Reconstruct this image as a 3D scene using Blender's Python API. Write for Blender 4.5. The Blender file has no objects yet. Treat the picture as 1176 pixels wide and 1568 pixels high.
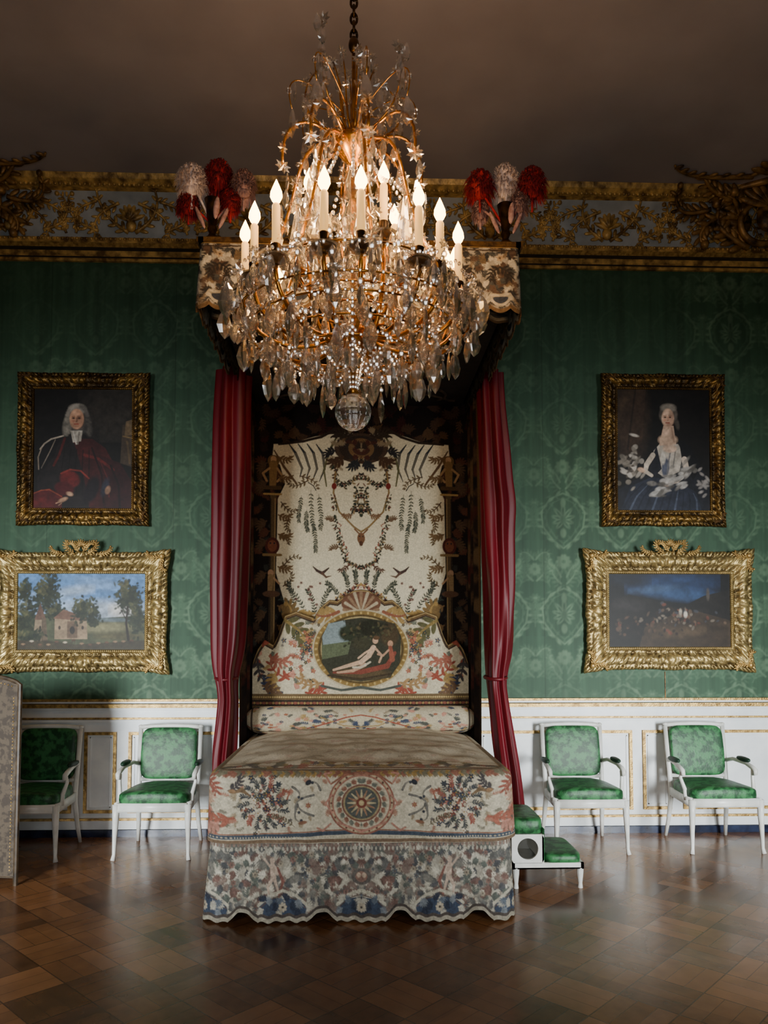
import bpy, math, random
import numpy as np
random.seed(7)
rng = np.random.default_rng(7)
PI = math.pi

# ------------------------------------------------------------------ helpers
def lin(c):
    c = np.array(c[:3], float)/255.0
    return np.where(c <= .04045, c/12.92, ((c+.055)/1.055)**2.4)

def link(o, parent=None):
    bpy.context.scene.collection.objects.link(o)
    if parent: o.parent = parent
    return o

def empty(name, loc=(0, 0, 0)):
    e = bpy.data.objects.new(name, None); e.location = loc; e.empty_display_size = .1
    return link(e)

class MB:
    def __init__(s): s.v = []; s.f = []; s.m = []; s.n = 0
    def add(s, vf, m=0, loc=None):
        v, f = vf
        v = np.asarray(v, float)
        if loc is not None: v = v+np.array(loc)
        s.v.append(v); n = s.n
        s.f.extend([[i+n for i in q] for q in f]); s.m.extend([m]*len(f)); s.n += len(v)
    def obj(s, name, mats, parent=None, smooth=True, loc=(0, 0, 0), rotz=0, bevel=0):
        me = bpy.data.meshes.new(name)
        me.from_pydata(np.vstack(s.v).tolist(), [], s.f)
        for m in mats: me.materials.append(m)
        me.polygons.foreach_set("material_index", s.m)
        me.polygons.foreach_set("use_smooth", [smooth]*len(s.f))
        me.update()
        o = bpy.data.objects.new(name, me); o.location = loc; o.rotation_euler = (0, 0, rotz)
        if bevel:
            b = o.modifiers.new("bev", 'BEVEL'); b.width = bevel; b.segments = 2; b.limit_method = 'ANGLE'
        return link(o, parent)

def box(x0, x1, y0, y1, z0, z1):
    v = [(x, y, z) for x in (x0, x1) for y in (y0, y1) for z in (z0, z1)]
    f = [(0, 1, 3, 2), (4, 6, 7, 5), (0, 4, 5, 1), (2, 3, 7, 6), (0, 2, 6, 4), (1, 5, 7, 3)]
    return np.array(v, float), f

def tube(pts, rad, n=6, cap=True, flat=1.0):
    P = np.array(pts, float); k = len(P)
    R = np.full(k, rad) if np.isscalar(rad) else np.array(rad, float)
    T = np.gradient(P, axis=0); T /= (np.linalg.norm(T, axis=1)[:, None]+1e-9)
    up = np.array([0, 0, 1.0]) if abs(T[0][2]) < .9 else np.array([1.0, 0, 0])
    vs = []
    a = np.arange(n)*2*PI/n
    N = np.cross(T[0], up); N /= np.linalg.norm(N)+1e-9
    for i in range(k):
        N = N-T[i]*np.dot(N, T[i]); N /= np.linalg.norm(N)+1e-9
        B = np.cross(T[i], N)
        vs.append(P[i]+R[i]*(np.cos(a)[:, None]*N+flat*np.sin(a)[:, None]*B))
    v = np.vstack(vs); f = []
    for i in range(k-1):
        for j in range(n):
            j2 = (j+1) % n
            f.append((i*n+j, i*n+j2, (i+1)*n+j2, (i+1)*n+j))
    if cap:
        f.append(tuple(range(n))[::-1]); f.append(tuple((k-1)*n+j for j in range(n)))
    return v, f

def lathe(prof, n=16, c=(0, 0)):
    v = []; f = []
    for r, z in prof:
        for j in range(n):
            a = 2*PI*j/n; v.append((c[0]+r*math.cos(a), c[1]+r*math.sin(a), z))
    for i in range(len(prof)-1):
        for j in range(n):
            j2 = (j+1) % n
            f.append((i*n+j, i*n+j2, (i+1)*n+j2, (i+1)*n+j))
    f.append(tuple(range(n))[::-1]); f.append(tuple((len(prof)-1)*n+j for j in range(n)))
    return np.array(v, float), f

def sell(c, s, e=1.0, nu=20, nv=12, rot=None):
    """superellipsoid, half sizes s, exponent e (<1 boxier)"""
    v = []; f = []
    pw = lambda x: math.copysign(abs(x)**e, x)
    for i in range(nv+1):
        p = -PI/2+PI*i/nv
        for j in range(nu):
            a = 2*PI*j/nu
            v.append((s[0]*pw(math.cos(p))*pw(math.cos(a)), s[1]*pw(math.cos(p))*pw(math.sin(a)), s[2]*pw(math.sin(p))))
    for i in range(nv):
        for j in range(nu):
            j2 = (j+1) % nu
            f.append((i*nu+j, i*nu+j2, (i+1)*nu+j2, (i+1)*nu+j))
    v = np.array(v)
    if rot is not None: v = v@np.array(rot).T
    return v+np.array(c), f

def rotm(ax, a):
    c, s = math.cos(a), math.sin(a)
    return np.array({'x': [[1, 0, 0], [0, c, -s], [0, s, c]], 'y': [[c, 0, s], [0, 1, 0], [-s, 0, c]], 'z': [[c, -s, 0], [s, c, 0], [0, 0, 1]]}[ax])

def grid_obj(name, P, col, mat, parent=None, smooth=True, solid=0):
    ny, nx = P.shape[:2]
    me = bpy.data.meshes.new(name)
    me.vertices.add(nx*ny); me.vertices.foreach_set("co", np.ascontiguousarray(P, dtype=np.float32).ravel())
    I = np.arange(nx*ny).reshape(ny, nx)
    F = np.stack([I[:-1, :-1], I[:-1, 1:], I[1:, 1:], I[1:, :-1]], -1).reshape(-1, 4)
    m = len(F)
    me.loops.add(4*m); me.loops.foreach_set("vertex_index", F.ravel().astype(np.int32))
    me.polygons.add(m); me.polygons.foreach_set("loop_start", np.arange(0, 4*m, 4, dtype=np.int32))
    try: me.polygons.foreach_set("loop_total", np.full(m, 4, dtype=np.int32))
    except Exception: pass
    me.update(calc_edges=True)
    me.polygons.foreach_set("use_smooth", [smooth]*m)
    at = me.color_attributes.new("Col", 'FLOAT_COLOR', 'POINT')
    rgba = np.ones((nx*ny, 4), np.float32); rgba[:, :3] = col.reshape(-1, 3)
    at.data.foreach_set("color", rgba.ravel())
    me.materials.append(mat); me.update()
    o = bpy.data.objects.new(name, me)
    if solid:
        s = o.modifiers.new("thick", 'SOLIDIFY'); s.thickness = solid; s.offset = 0
    return link(o, parent)

NG = np.random.default_rng(99).random((64, 64))
def vnoise(u, v):
    iu = np.floor(u).astype(int); iv = np.floor(v).astype(int); fu = u-iu; fv = v-iv
    fu = fu*fu*(3-2*fu); fv = fv*fv*(3-2*fv); G = lambda a, b: NG[a % 64, b % 64]
    return (G(iu, iv)*(1-fu)+G(iu+1, iv)*fu)*(1-fv)+(G(iu, iv+1)*(1-fu)+G(iu+1, iv+1)*fu)*fv

# ------------------------------------------------------------------ dye / paint colours per vertex
class Cv:
    def __init__(s, X, Y, base, aa=.8):
        s.shape = X.shape; s.x = X.ravel(); s.y = Y.ravel(); s.aa = aa
        s.c = np.tile(lin(base), (s.x.size, 1))
    def mix(s, idx, a, col):
        a = np.clip(a, 0, 1)[:, None]; s.c[idx] = s.c[idx]*(1-a)+lin(col)*a
    def bb(s, x0, x1, y0, y1):
        return np.nonzero((s.x > x0) & (s.x < x1) & (s.y > y0) & (s.y < y1))[0]
    def ell(s, cx, cy, rx, ry, col, ang=0, al=1, soft=None):
        R = max(rx, ry)+2*s.aa
        i = s.bb(cx-R, cx+R, cy-R, cy+R)
        if not len(i): return
        dx = s.x[i]-cx; dy = s.y[i]-cy; c, n = math.cos(ang), math.sin(ang)
        u = (dx*c+dy*n)/rx; v = (-dx*n+dy*c)/ry
        d = (np.sqrt(u*u+v*v)-1)*min(rx, ry)
        s.mix(i, al*np.clip(.5-d/(soft or s.aa), 0, 1), col)
    def stroke(s, pts, w, col, al=1):
        n = len(pts); W = [w]*n if np.isscalar(w) else w
        for k in range(n-1):
            (x0, y0), (x1, y1) = pts[k], pts[k+1]; m = max(W[k], W[k+1])+2*s.aa
            i = s.bb(min(x0, x1)-m, max(x0, x1)+m, min(y0, y1)-m, max(y0, y1)+m)
            if not len(i): continue
            dx, dy = x1-x0, y1-y0; L = dx*dx+dy*dy+1e-9
            t = np.clip(((s.x[i]-x0)*dx+(s.y[i]-y0)*dy)/L, 0, 1)
            d = np.hypot(s.x[i]-x0-t*dx, s.y[i]-y0-t*dy)-(W[k]*(1-t)+W[k+1]*t)/2
            s.mix(i, al*np.clip(.5-d/s.aa, 0, 1), col)
    def poly(s, pts, col, al=1):
        P = np.array(pts, float)
        i = s.bb(P[:, 0].min(), P[:, 0].max(), P[:, 1].min(), P[:, 1].max())
        if not len(i): return
        x, y = s.x[i], s.y[i]; ins = np.zeros(len(i), bool); dm = np.full(len(i), 1e9)
        for k in range(len(P)):
            x0, y0 = P[k]; x1, y1 = P[(k+1) % len(P)]
            c = ((y0 > y) != (y1 > y)) & (x < (x1-x0)*(y-y0)/((y1-y0) if y1 != y0 else 1e-9)+x0)
            ins ^= c
            dx, dy = x1-x0, y1-y0; t = np.clip(((x-x0)*dx+(y-y0)*dy)/(dx*dx+dy*dy+1e-9), 0, 1)
            dm = np.minimum(dm, np.hypot(x-x0-t*dx, y-y0-t*dy))
        a = np.where(ins, np.clip(.5+dm/s.aa, 0, 1), np.clip(.5-dm/s.aa, 0, 1))
        s.mix(i, al*a, col)
    def noise(s, amt, sx, sy=None, seed=0):
        sy = sy or sx; n = vnoise(s.x/sx+seed*7.3, s.y/sy+seed*3.1)
        s.c *= (1+amt*(n-.5)*2)[:, None]
        return n
    def out(s, fade=0, tone=(150, 138, 112), gain=1.0):
        c = s.c
        if fade:
            lum = (c@np.array([.3, .59, .11]))[:, None]; t = lin(tone); tl = t@np.array([.3, .59, .11])
            c = c*(1-fade)+(lum*.75+tl*.25)*(t/tl)*fade
        return np.clip(c*gain, 0, 1).reshape(s.shape+(3,))

def curl(x, y, a, L, turn, n=12):
    p = [(x, y)]
    for i in range(n):
        t = (i+1)/n; a += turn*(t**1.5)*2/n
        x += math.cos(a)*L/n*(1.25-.6*t); y += math.sin(a)*L/n*(1.25-.6*t); p.append((x, y))
    return p
def taper(n, w, e=.25): return [w*(1-(1-e)*i/(n-1)) for i in range(n)]
def acan(cv, x, y, a, L, turn, w, col, col2=None, leaf=1.0):
    p = curl(x, y, a, L, turn)
    for i in range(1, len(p)-1, 2):
        dx, dy = p[i+1][0]-p[i][0], p[i+1][1]-p[i][1]; d = math.atan2(dy, dx); sz = w*1.9*leaf*(1-.5*i/len(p))
        for sg in (1, -1):
            aa = d+sg*.9
            cv.ell(p[i][0]+math.cos(aa)*sz, p[i][1]+math.sin(aa)*sz, sz*1.05, sz*.42, col2 or col, aa)
    cv.stroke(p, taper(len(p), w), col)
    cv.ell(p[-1][0], p[-1][1], w*.7, w*.7, col)
def flower(cv, x, y, r, col, cen, n=6):
    for k in range(n):
        a = k*2*PI/n+x; cv.ell(x+math.cos(a)*r*.6, y+math.sin(a)*r*.6, r*.5, r*.32, col, a)
    cv.ell(x, y, r*.28, r*.28, cen)
def sprig(cv, x, y, a, L, turn, col, k=8, lw=1.0, ls=2.6, r=None):
    p = curl(x, y, a, L, turn, k); cv.stroke(p, lw, col)
    for i in range(1, len(p)):
        d = math.atan2(p[i][1]-p[i-1][1], p[i][0]-p[i-1][0])
        for sg in (1, -1):
            aa = d+sg*(.7+.3*random.random()); l = ls*(.8+.5*random.random())
            cv.ell(p[i][0]+math.cos(aa)*l*1.1, p[i][1]+math.sin(aa)*l*1.1, l, l*.45, col, aa)
def scatter(cv, x0, x1, y0, y1, n, cols, L=14, w=2.2, seed=1):
    r = random.Random(seed)
    for _ in range(n):
        c = r.choice(cols)
        acan(cv, r.uniform(x0, x1), r.uniform(y0, y1), r.uniform(0, 6.28), L*r.uniform(.6, 1.3), r.choice([-1, 1])*r.uniform(1.2, 3), w*r.uniform(.6, 1.2), c)

# ------------------------------------------------------------------ materials
def newmat(name):
    m = bpy.data.materials.new(name); m.use_nodes = True
    nt = m.node_tree; return m, nt, nt.nodes["Principled BSDF"]
def rgba(c): l = lin(c); return (l[0], l[1], l[2], 1)
def noise_mat(name, c1, c2, scale=8, rough=.5, metal=0, bump=0, sc=(1, 1, 1), bscale=None, lo=.35, hi=.65, **kw):
    m, nt, b = newmat(name); N = nt.nodes.new; L = nt.links.new
    tc = N("ShaderNodeTexCoord"); mp = N("ShaderNodeMapping"); mp.inputs[3].default_value = sc
    L(tc.outputs["Object"], mp.inputs[0]); n = N("ShaderNodeTexNoise"); n.inputs["Scale"].default_value = scale; n.inputs["Detail"].default_value = 5
    L(mp.outputs[0], n.inputs["Vector"]); r = N("ShaderNodeValToRGB")
    r.color_ramp.elements[0].position = lo; r.color_ramp.elements[1].position = hi
    r.color_ramp.elements[0].color = rgba(c1); r.color_ramp.elements[1].color = rgba(c2)
    L(n.outputs[0], r.inputs[0]); L(r.outputs[0], b.inputs["Base Color"])
    b.inputs["Roughness"].default_value = rough; b.inputs["Metallic"].default_value = metal
    if bump:
        n2 = N("ShaderNodeTexNoise"); n2.inputs["Scale"].default_value = bscale or scale*3; L(mp.outputs[0], n2.inputs["Vector"])
        bp = N("ShaderNodeBump"); bp.inputs["Strength"].default_value = bump; bp.inputs["Distance"].default_value = .01
        L(n2.outputs[0], bp.inputs["Height"]); L(bp.outputs[0], b.inputs["Normal"])
    for k, v in kw.items(): b.inputs[k].default_value = v
    return m
def attr_mat(name, rough=.9, bump=.15, bscale=500, spec=.3, metal=0, sheen=0, sc=(1, 1, 1), vary=.25, vscale=60):
    m, nt, b = newmat(name); N = nt.nodes.new; L = nt.links.new
    a = N("ShaderNodeAttribute"); a.attribute_name = "Col"
    tc = N("ShaderNodeTexCoord"); mp = N("ShaderNodeMapping"); mp.inputs[3].default_value = sc; L(tc.outputs["Object"], mp.inputs[0])
    n = N("ShaderNodeTexNoise"); n.inputs["Scale"].default_value = vscale; n.inputs["Detail"].default_value = 4; L(mp.outputs[0], n.inputs["Vector"])
    mr = N("ShaderNodeMapRange"); mr.inputs[1].default_value = .3; mr.inputs[2].default_value = .7; mr.inputs[3].default_value = 1-vary; mr.inputs[4].default_value = 1+vary
    L(n.outputs[0], mr.inputs[0]); mx = N("ShaderNodeVectorMath"); mx.operation = 'SCALE'
    L(a.outputs["Color"], mx.inputs[0]); L(mr.outputs[0], mx.inputs["Scale"]); L(mx.outputs[0], b.inputs["Base Color"])
    if bump:
        n2 = N("ShaderNodeTexNoise"); n2.inputs["Scale"].default_value = bscale; L(mp.outputs[0], n2.inputs["Vector"])
        bp = N("ShaderNodeBump"); bp.inputs["Strength"].default_value = bump; bp.inputs["Distance"].default_value = .003
        L(n2.outputs[0], bp.inputs["Height"]); L(bp.outputs[0], b.inputs["Normal"])
    b.inputs["Roughness"].default_value = rough; b.inputs["Metallic"].default_value = metal
    b.inputs["Specular IOR Level"].default_value = spec; b.inputs["Sheen Weight"].default_value = sheen
    return m

M_tap = attr_mat("tapestry_cloth", .92, .35, 260, .15, vary=.18, vscale=90)
M_damask = attr_mat("green_silk_damask", .6, .1, 120, .3, sc=(1, 1, .05), vary=.22, vscale=16)
M_paint = attr_mat("oil_paint", .5, .15, 160, .25, vary=.2, vscale=40)
M_gframe = attr_mat("carved_giltwood", .42, .4, 90, .5, metal=.7, vary=.35, vscale=35)
M_gold = noise_mat("gilt_moulding", (132, 102, 52), (204, 168, 98), 30, .42, .5, .3)
M_goldd = noise_mat("aged_giltwood", (46, 32, 16), (118, 84, 40), 18, .5, .55, .4)
M_goldc = noise_mat("cornice_gilding", (112, 84, 44), (232, 188, 108), 14, .45, .25, .4)
M_goldo = noise_mat("cartouche_gilding", (62, 44, 22), (168, 126, 66), 12, .48, .35, .4)
M_white = noise_mat("white_paint", (226, 230, 232), (242, 245, 244), 6, .35, 0, .03)
M_frieze = noise_mat("frieze_paint", (152, 156, 156), (184, 188, 186), 5, .6)
M_ceil = noise_mat("ceiling_plaster", (150, 140, 140), (166, 156, 155), 1.2, .85)
M_marble = noise_mat("blue_marble", (14, 18, 36), (44, 54, 80), 9, .25, 0)
M_red = noise_mat("crimson_satin", (82, 2, 15), (112, 4, 24), 6, .5, 0, .1, (1, 1, .2))
M_darkcloth = noise_mat("tester_lining", (18, 12, 11), (36, 24, 20), 16, .9)
M_featr = noise_mat("red_plume", (112, 10, 18), (172, 26, 36), 40, .8)
M_featw = noise_mat("white_plume", (206, 186, 178), (244, 230, 222), 40, .8)
M_featp = noise_mat("faded_plume", (136, 98, 92), (180, 144, 136), 40, .8)
M_green = noise_mat("green_upholstery", (16, 66, 32), (50, 114, 64), 20, .5, 0, .15, (1, 1, 1), 60, .44, .56)
M_greend = noise_mat("arm_pad_green", (12, 40, 26), (20, 58, 36), 20, .6)
M_chair = noise_mat("cream_lacquer", (210, 210, 202), (232, 232, 226), 10, .35)
M_brass = noise_mat("gilt_bronze", (150, 94, 28), (226, 160, 62), 20, .26, .9)
M_brassd = noise_mat("dark_bronze", (40, 28, 14), (95, 66, 28), 20, .35, .85)
M_wax = noise_mat("candle_wax", (225, 184, 116), (240, 206, 146), 10, .5)
bw = M_wax.node_tree.nodes["Principled BSDF"]; bw.inputs["Emission Color"].default_value = (1, .5, .12, 1); bw.inputs["Emission Strength"].default_value = 1.1  # glow added to the wax, standing in for candlelight
M_screen = noise_mat("screen_brocade", (54, 45, 36), (76, 65, 52), 30, .8, 0, .2, lo=.45, hi=.55)

def glass_mat():
    m, nt, b = newmat("cut_crystal"); N = nt.nodes.new; L = nt.links.new
    b.inputs["Base Color"].default_value = (.98, .97, .95, 1); b.inputs["Transmission Weight"].default_value = 1; b.inputs["Roughness"].default_value = .02
    b.inputs["IOR"].default_value = 1.55
    g = N("ShaderNodeBsdfGlossy"); g.inputs["Roughness"].default_value = .09; g.inputs["Color"].default_value = (.97, .95, .92, 1)
    t = N("ShaderNodeBsdfTransparent"); t.inputs[0].default_value = (.9, .9, .89, 1)
    tr = N("ShaderNodeBsdfTranslucent"); tr.inputs[0].default_value = (.85, .78, .66, 1)
    m1 = N("ShaderNodeMixShader"); m1.inputs[0].default_value = .36; L(b.outputs[0], m1.inputs[1]); L(g.outputs[0], m1.inputs[2])
    m3 = N("ShaderNodeMixShader"); m3.inputs[0].default_value = .06; L(m1.outputs[0], m3.inputs[1]); L(tr.outputs[0], m3.inputs[2])
    m2 = N("ShaderNodeMixShader"); m2.inputs[0].default_value = .28; L(m3.outputs[0], m2.inputs[1]); L(t.outputs[0], m2.inputs[2])
    L(m2.outputs[0], nt.nodes["Material Output"].inputs[0])
    return m
M_glass = glass_mat()
def emis(name, col, s):
    m, nt, b = newmat(name); b.inputs["Emission Color"].default_value = (*col, 1); b.inputs["Emission Strength"].default_value = s; b.inputs["Base Color"].default_value = (*col, 1); return m
M_flame = emis("flame", (1, .56, .16), 22)

def floor_mat():
    m, nt, b = newmat("parquet_oak"); N = nt.nodes.new; L = nt.links.new
    def mth(op, a, bb=None):
        n = N("ShaderNodeMath"); n.operation = op
        for k, v in ((0, a), (1, bb)):
            if v is None: continue
            if isinstance(v, (int, float)): n.inputs[k].default_value = v
            else: L(v, n.inputs[k])
        return n.outputs[0]
    tc = N("ShaderNodeTexCoord"); mp = N("ShaderNodeMapping"); mp.inputs["Rotation"].default_value = (0, 0, PI/4); mp.inputs["Scale"].default_value = (3.6, 3.6, 3.6)
    L(tc.outputs["Object"], mp.inputs[0]); sp = N("ShaderNodeSeparateXYZ"); L(mp.outputs[0], sp.inputs[0]); x, y = sp.outputs[0], sp.outputs[1]
    ix = mth('FLOOR', x); iy = mth('FLOOR', y); par = mth('PINGPONG', mth('ADD', ix, iy), 1)
    fx = mth('FRACT', x); fy = mth('FRACT', y)
    a = mth('ADD', mth('MULTIPLY', fx, par), mth('MULTIPLY', fy, mth('SUBTRACT', 1, par)))
    a3 = mth('MULTIPLY', a, 3); pl = mth('FLOOR', a3); e = mth('ABSOLUTE', mth('SUBTRACT', mth('FRACT', a3), .5))
    gr = mth('MULTIPLY', mth('GREATER_THAN', e, .48), .55)
    ec = mth('MAXIMUM', mth('ABSOLUTE', mth('SUBTRACT', fx, .5)), mth('ABSOLUTE', mth('SUBTRACT', fy, .5)))
    gr = mth('MAXIMUM', gr, mth('MULTIPLY', mth('GREATER_THAN', ec, .488), .7))
    bx = mth('LESS_THAN', mth('FRACT', mth('DIVIDE', x, 4)), .1); by = mth('LESS_THAN', mth('FRACT', mth('DIVIDE', y, 4)), .1); band = mth('MAXIMUM', bx, by)
    cb = N("ShaderNodeCombineXYZ"); L(ix, cb.inputs[0]); L(iy, cb.inputs[1])
    wn = N("ShaderNodeTexWhiteNoise"); wn.noise_dimensions = '3D'; L(cb.outputs[0], wn.inputs[0])
    cb2 = N("ShaderNodeCombineXYZ"); L(ix, cb2.inputs[0]); L(iy, cb2.inputs[1]); L(mth('ADD', pl, 3), cb2.inputs[2])
    wn2 = N("ShaderNodeTexWhiteNoise"); wn2.noise_dimensions = '3D'; L(cb2.outputs[0], wn2.inputs[0])
    ns = N("ShaderNodeTexNoise"); ns.inputs["Scale"].default_value = 2.2; ns.inputs["Detail"].default_value = 6; L(mp.outputs[0], ns.inputs["Vector"])
    v = mth('ADD', mth('ADD', mth('MULTIPLY', wn.outputs[0], .42), mth('MULTIPLY', wn2.outputs[0], .13)), mth('MULTIPLY', ns.outputs[0], .45))
    v = mth('SUBTRACT', v, mth('MULTIPLY', band, .1))
    r = N("ShaderNodeValToRGB"); r.color_ramp.elements[0].color = rgba((62, 37, 22)); r.color_ramp.elements[1].color = rgba((148, 100, 62)); r.color_ramp.elements[0].position = .15; r.color_ramp.elements[1].position = .9
    L(v, r.inputs[0]); mx = N("ShaderNodeMix"); mx.data_type = 'RGBA'; L(gr, mx.inputs[0]); L(r.outputs[0], mx.inputs[6]); mx.inputs[7].default_value = rgba((34, 19, 11))
    L(mx.outputs[2], b.inputs["Base Color"])
    rr = mth('ADD', mth('MULTIPLY', wn2.outputs[0], .08), .2); L(rr, b.inputs["Roughness"])
    b.inputs["Specular IOR Level"].default_value = .42; b.inputs["Specular Tint"].default_value = (1, .88, .76, 1)
    bp = N("ShaderNodeBump"); bp.inputs["Strength"].default_value = .08; bp.inputs["Distance"].default_value = .01; L(v, bp.inputs["Height"]); L(bp.outputs[0], b.inputs["Normal"])
    return m
M_floor = floor_mat()

# ------------------------------------------------------------------ room
WX = 4.8; YW = 6.5; ZC = 5.42; Y0 = -1.2
mb = MB(); mb.add(box(-WX, WX, Y0, YW+.1, -.1, 0)); mb.obj("floor", [M_floor], smooth=False)
mb = MB(); mb.add(box(-WX, WX, Y0, YW+.1, ZC, ZC+.1)); mb.obj("ceiling", [M_ceil], smooth=False)
M_sidewall = noise_mat("side_wall_silk", (44, 66, 46), (54, 78, 54), 5, .6)
mb = MB(); mb.add(box(-WX-.1, -WX, Y0, YW+.1, 0, ZC)); mb.obj("wall_left", [M_sidewall], smooth=False)
mb = MB(); mb.add(box(WX, WX+.1, Y0, YW+.1, 0, ZC)); mb.obj("wall_right", [M_sidewall], smooth=False)

# damask back wall (dyed grid); pattern folded into a tile
nx, ny = 1250, 640
X, Z = np.meshgrid(np.linspace(-WX, WX, nx), np.linspace(0, ZC, ny))
tw, th = .50, .82
U = np.abs(((X/tw) % 1)-.5)*58; V = ((Z/th) % 1)*100
FG = (56, 87, 64)
cv = Cv(U, V, FG, 1.4)
LC = (104, 134, 104); LD = (80, 111, 84)
for vo in (0, 100, -100):
    cv.stroke([(0, -8+vo), (10, 0+vo), (20, 14+vo), (22, 30+vo), (13, 44+vo), (0, 50+vo)], 1.6, LC)
    cv.stroke([(0, -3+vo), (8, 4+vo), (16, 16+vo), (17, 29+vo), (10, 40+vo), (0, 45+vo)], 1.2, LD)
    for a, L_ in ((.3, 10), (.9, 12), (1.57, 14), (-.3, 9), (-.9, 9)):
        cv.ell(math.cos(a)*L_*.6, 22+vo+math.sin(a)*L_*.7, L_*.55, 2.2, LC, a); cv.ell(math.cos(a)*L_*.6, 22+vo+math.sin(a)*L_*.7, L_*.35, .9, FG, a)
    cv.ell(0, 40+vo, 2.5, 5, LC); cv.ell(0, 8+vo, 3, 5, LC); cv.ell(0, 22+vo, 3, 4, LD)
    for j in range(9):
        t = j/8; x = 21*math.sin(PI*t*.95+.1); y = -6+vo+56*t; cv.ell(x+3.5, y, 3.2, 1.4, LC, .9-1.8*t); cv.ell(x+6, y+3, 2.4, 1.0, LD, 1.4-2*t); cv.ell(x-3, y+2, 2.4, 1.0, LD, 2.4-2*t)
    acan(cv, 3, 55+vo, .8, 26, 2.4, 1.8, LC, LD); acan(cv, 3, 62+vo, 1.2, 24, -2.4, 1.8, LC, LD); acan(cv, 8, 68+vo, .6, 20, 2.4, 1.5, LD, LC)
    acan(cv, 27, 58+vo, 2.4, 22, -2.2, 1.8, LC, LD); acan(cv, 28, 80+vo, 2.2, 18, 2.2, 1.6, LC, LD)
    flower(cv, 0, 78+vo, 7, LC, LD, 9); flower(cv, 29, 70+vo, 6, LC, LD, 9); flower(cv, 28, 40+vo, 4, LD, LC, 6)
    sprig(cv, 14, 52+vo, 1.2, 34, .6, LD, 9, .9, 2.2); sprig(cv, 29, 10+vo, 1.6, 26, .3, LD, 7, .9, 2.2)
cv.noise(.25, 5, 40, 3)
f = lin((61, 92, 69)); nn = vnoise(X.ravel()*1.6+3, Z.ravel()*1.1+8); n3 = vnoise(X.ravel()*9+3, Z.ravel()*.8+8)
k = (np.clip(nn*1.9-.45+.3*(n3-.5), 0, 1)*.65+.14)[:, None]
cv.c = f*(1-k)+cv.c*k
seam = np.abs(((X/1.05+.5) % 1)) < .005; cv.c[seam.ravel()] *= .7
P = np.stack([X, np.full_like(X, YW), Z], -1)
grid_obj("wall_back", P, cv.out(gain=.84), M_damask)

# wainscot
mb = MB(); yw = YW-.035
mb.add(box(-WX, WX, yw, YW-.002, .055, 1.07), 0)
mb.add(box(-WX, WX, yw-.03, YW-.002, 0, .055), 2)
mb.add(box(-WX, WX, yw-.02, yw, .06, .13), 0); mb.add(box(-WX, WX, yw-.026, yw, .13, .148), 1)
mb.add(box(-WX, WX, yw-.05, yw, 1.05, 1.08), 1); mb.add(box(-WX, WX, yw-.03, yw, 1.03, 1.05), 0)
mb.add(box(-WX, WX, yw-.02, yw, .93, .95), 0); mb.add(box(-WX, WX, yw-.018, yw, .953, .968), 1)
mb.add(box(-WX, WX, yw-.02, YW-.002, 1.085, 1.10), 0); mb.add(box(-WX, WX, yw-.03, YW-.002, 1.10, 1.12), 1)
def gframe(x0, x1, z0, z1, t=.024):
    for a, b, c, d in ((x0, x1, z0, z0+t), (x0, x1, z1-t, z1), (x0, x0+t, z0+t, z1-t), (x1-t, x1, z0+t, z1-t)):
        mb.add(box(a, b, yw-.02, yw, c, d), 1)
    s = .042
    for a, b, c, d in ((x0+s, x1-s, z0+s, z0+s+.008), (x0+s, x1-s, z1-s-.008, z1-s), (x0+s, x0+s+.008, z0+s, z1-s), (x1-s-.008, x1-s, z0+s, z1-s)):
        mb.add(box(a, b, yw-.008, yw, c, d), 0)
for x0, x1 in ((-4.6, -4.3), (-4.2, -2.36), (-2.26, -2.0), (-1.9, -.9), (-.8, .9), (1.0, 2.3), (2.39, 2.63), (2.73, 4.0), (4.1, 4.6)):
    gframe(x0, x1, .19, .85)
mb.obj("trim_1", [M_white, M_gold, M_marble], smooth=False)
bb = MB()
bb.add(box(2.605, 2.612, YW-.006, YW-.001, 1.12, 1.34), 0); bb.obj("trim_5", [M_goldd], smooth=False)

# cornice
mb = MB()
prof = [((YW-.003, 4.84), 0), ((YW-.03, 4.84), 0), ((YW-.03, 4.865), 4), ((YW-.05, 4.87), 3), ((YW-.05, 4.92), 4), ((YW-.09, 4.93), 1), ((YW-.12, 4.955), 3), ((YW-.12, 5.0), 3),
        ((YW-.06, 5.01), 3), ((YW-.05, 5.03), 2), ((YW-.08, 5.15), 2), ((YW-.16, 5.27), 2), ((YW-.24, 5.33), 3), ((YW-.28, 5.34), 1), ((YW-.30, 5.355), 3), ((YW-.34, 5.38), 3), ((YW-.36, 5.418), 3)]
for i in range(len(prof)-1):
    (ya, za), m = prof[i]; (yb, zb), _ = prof[i+1]
    v = [(-WX, ya, za), (WX, ya, za), (WX, yb, zb), (-WX, yb, zb)]; mb.add((v, [(0, 1, 2, 3)]), m)
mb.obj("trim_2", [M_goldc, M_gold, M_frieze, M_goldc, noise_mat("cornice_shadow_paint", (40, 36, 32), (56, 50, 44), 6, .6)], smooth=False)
mb = MB()
for i in range(240):
    mb.add(sell((-WX+.04*i+.02, YW-.125, 4.985), (.015, .012, .014), 1, 6, 4), 0)
    mb.add(sell((-WX+.04*i+.02, YW-.30, 5.355), (.016, .014, .016), 1, 6, 4), 0)
def fy(z):
    zz = [5.03, 5.15, 5.27, 5.33]; yy = [YW-.05, YW-.08, YW-.16, YW-.24]
    return float(np.interp(z, zz, yy))
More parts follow.
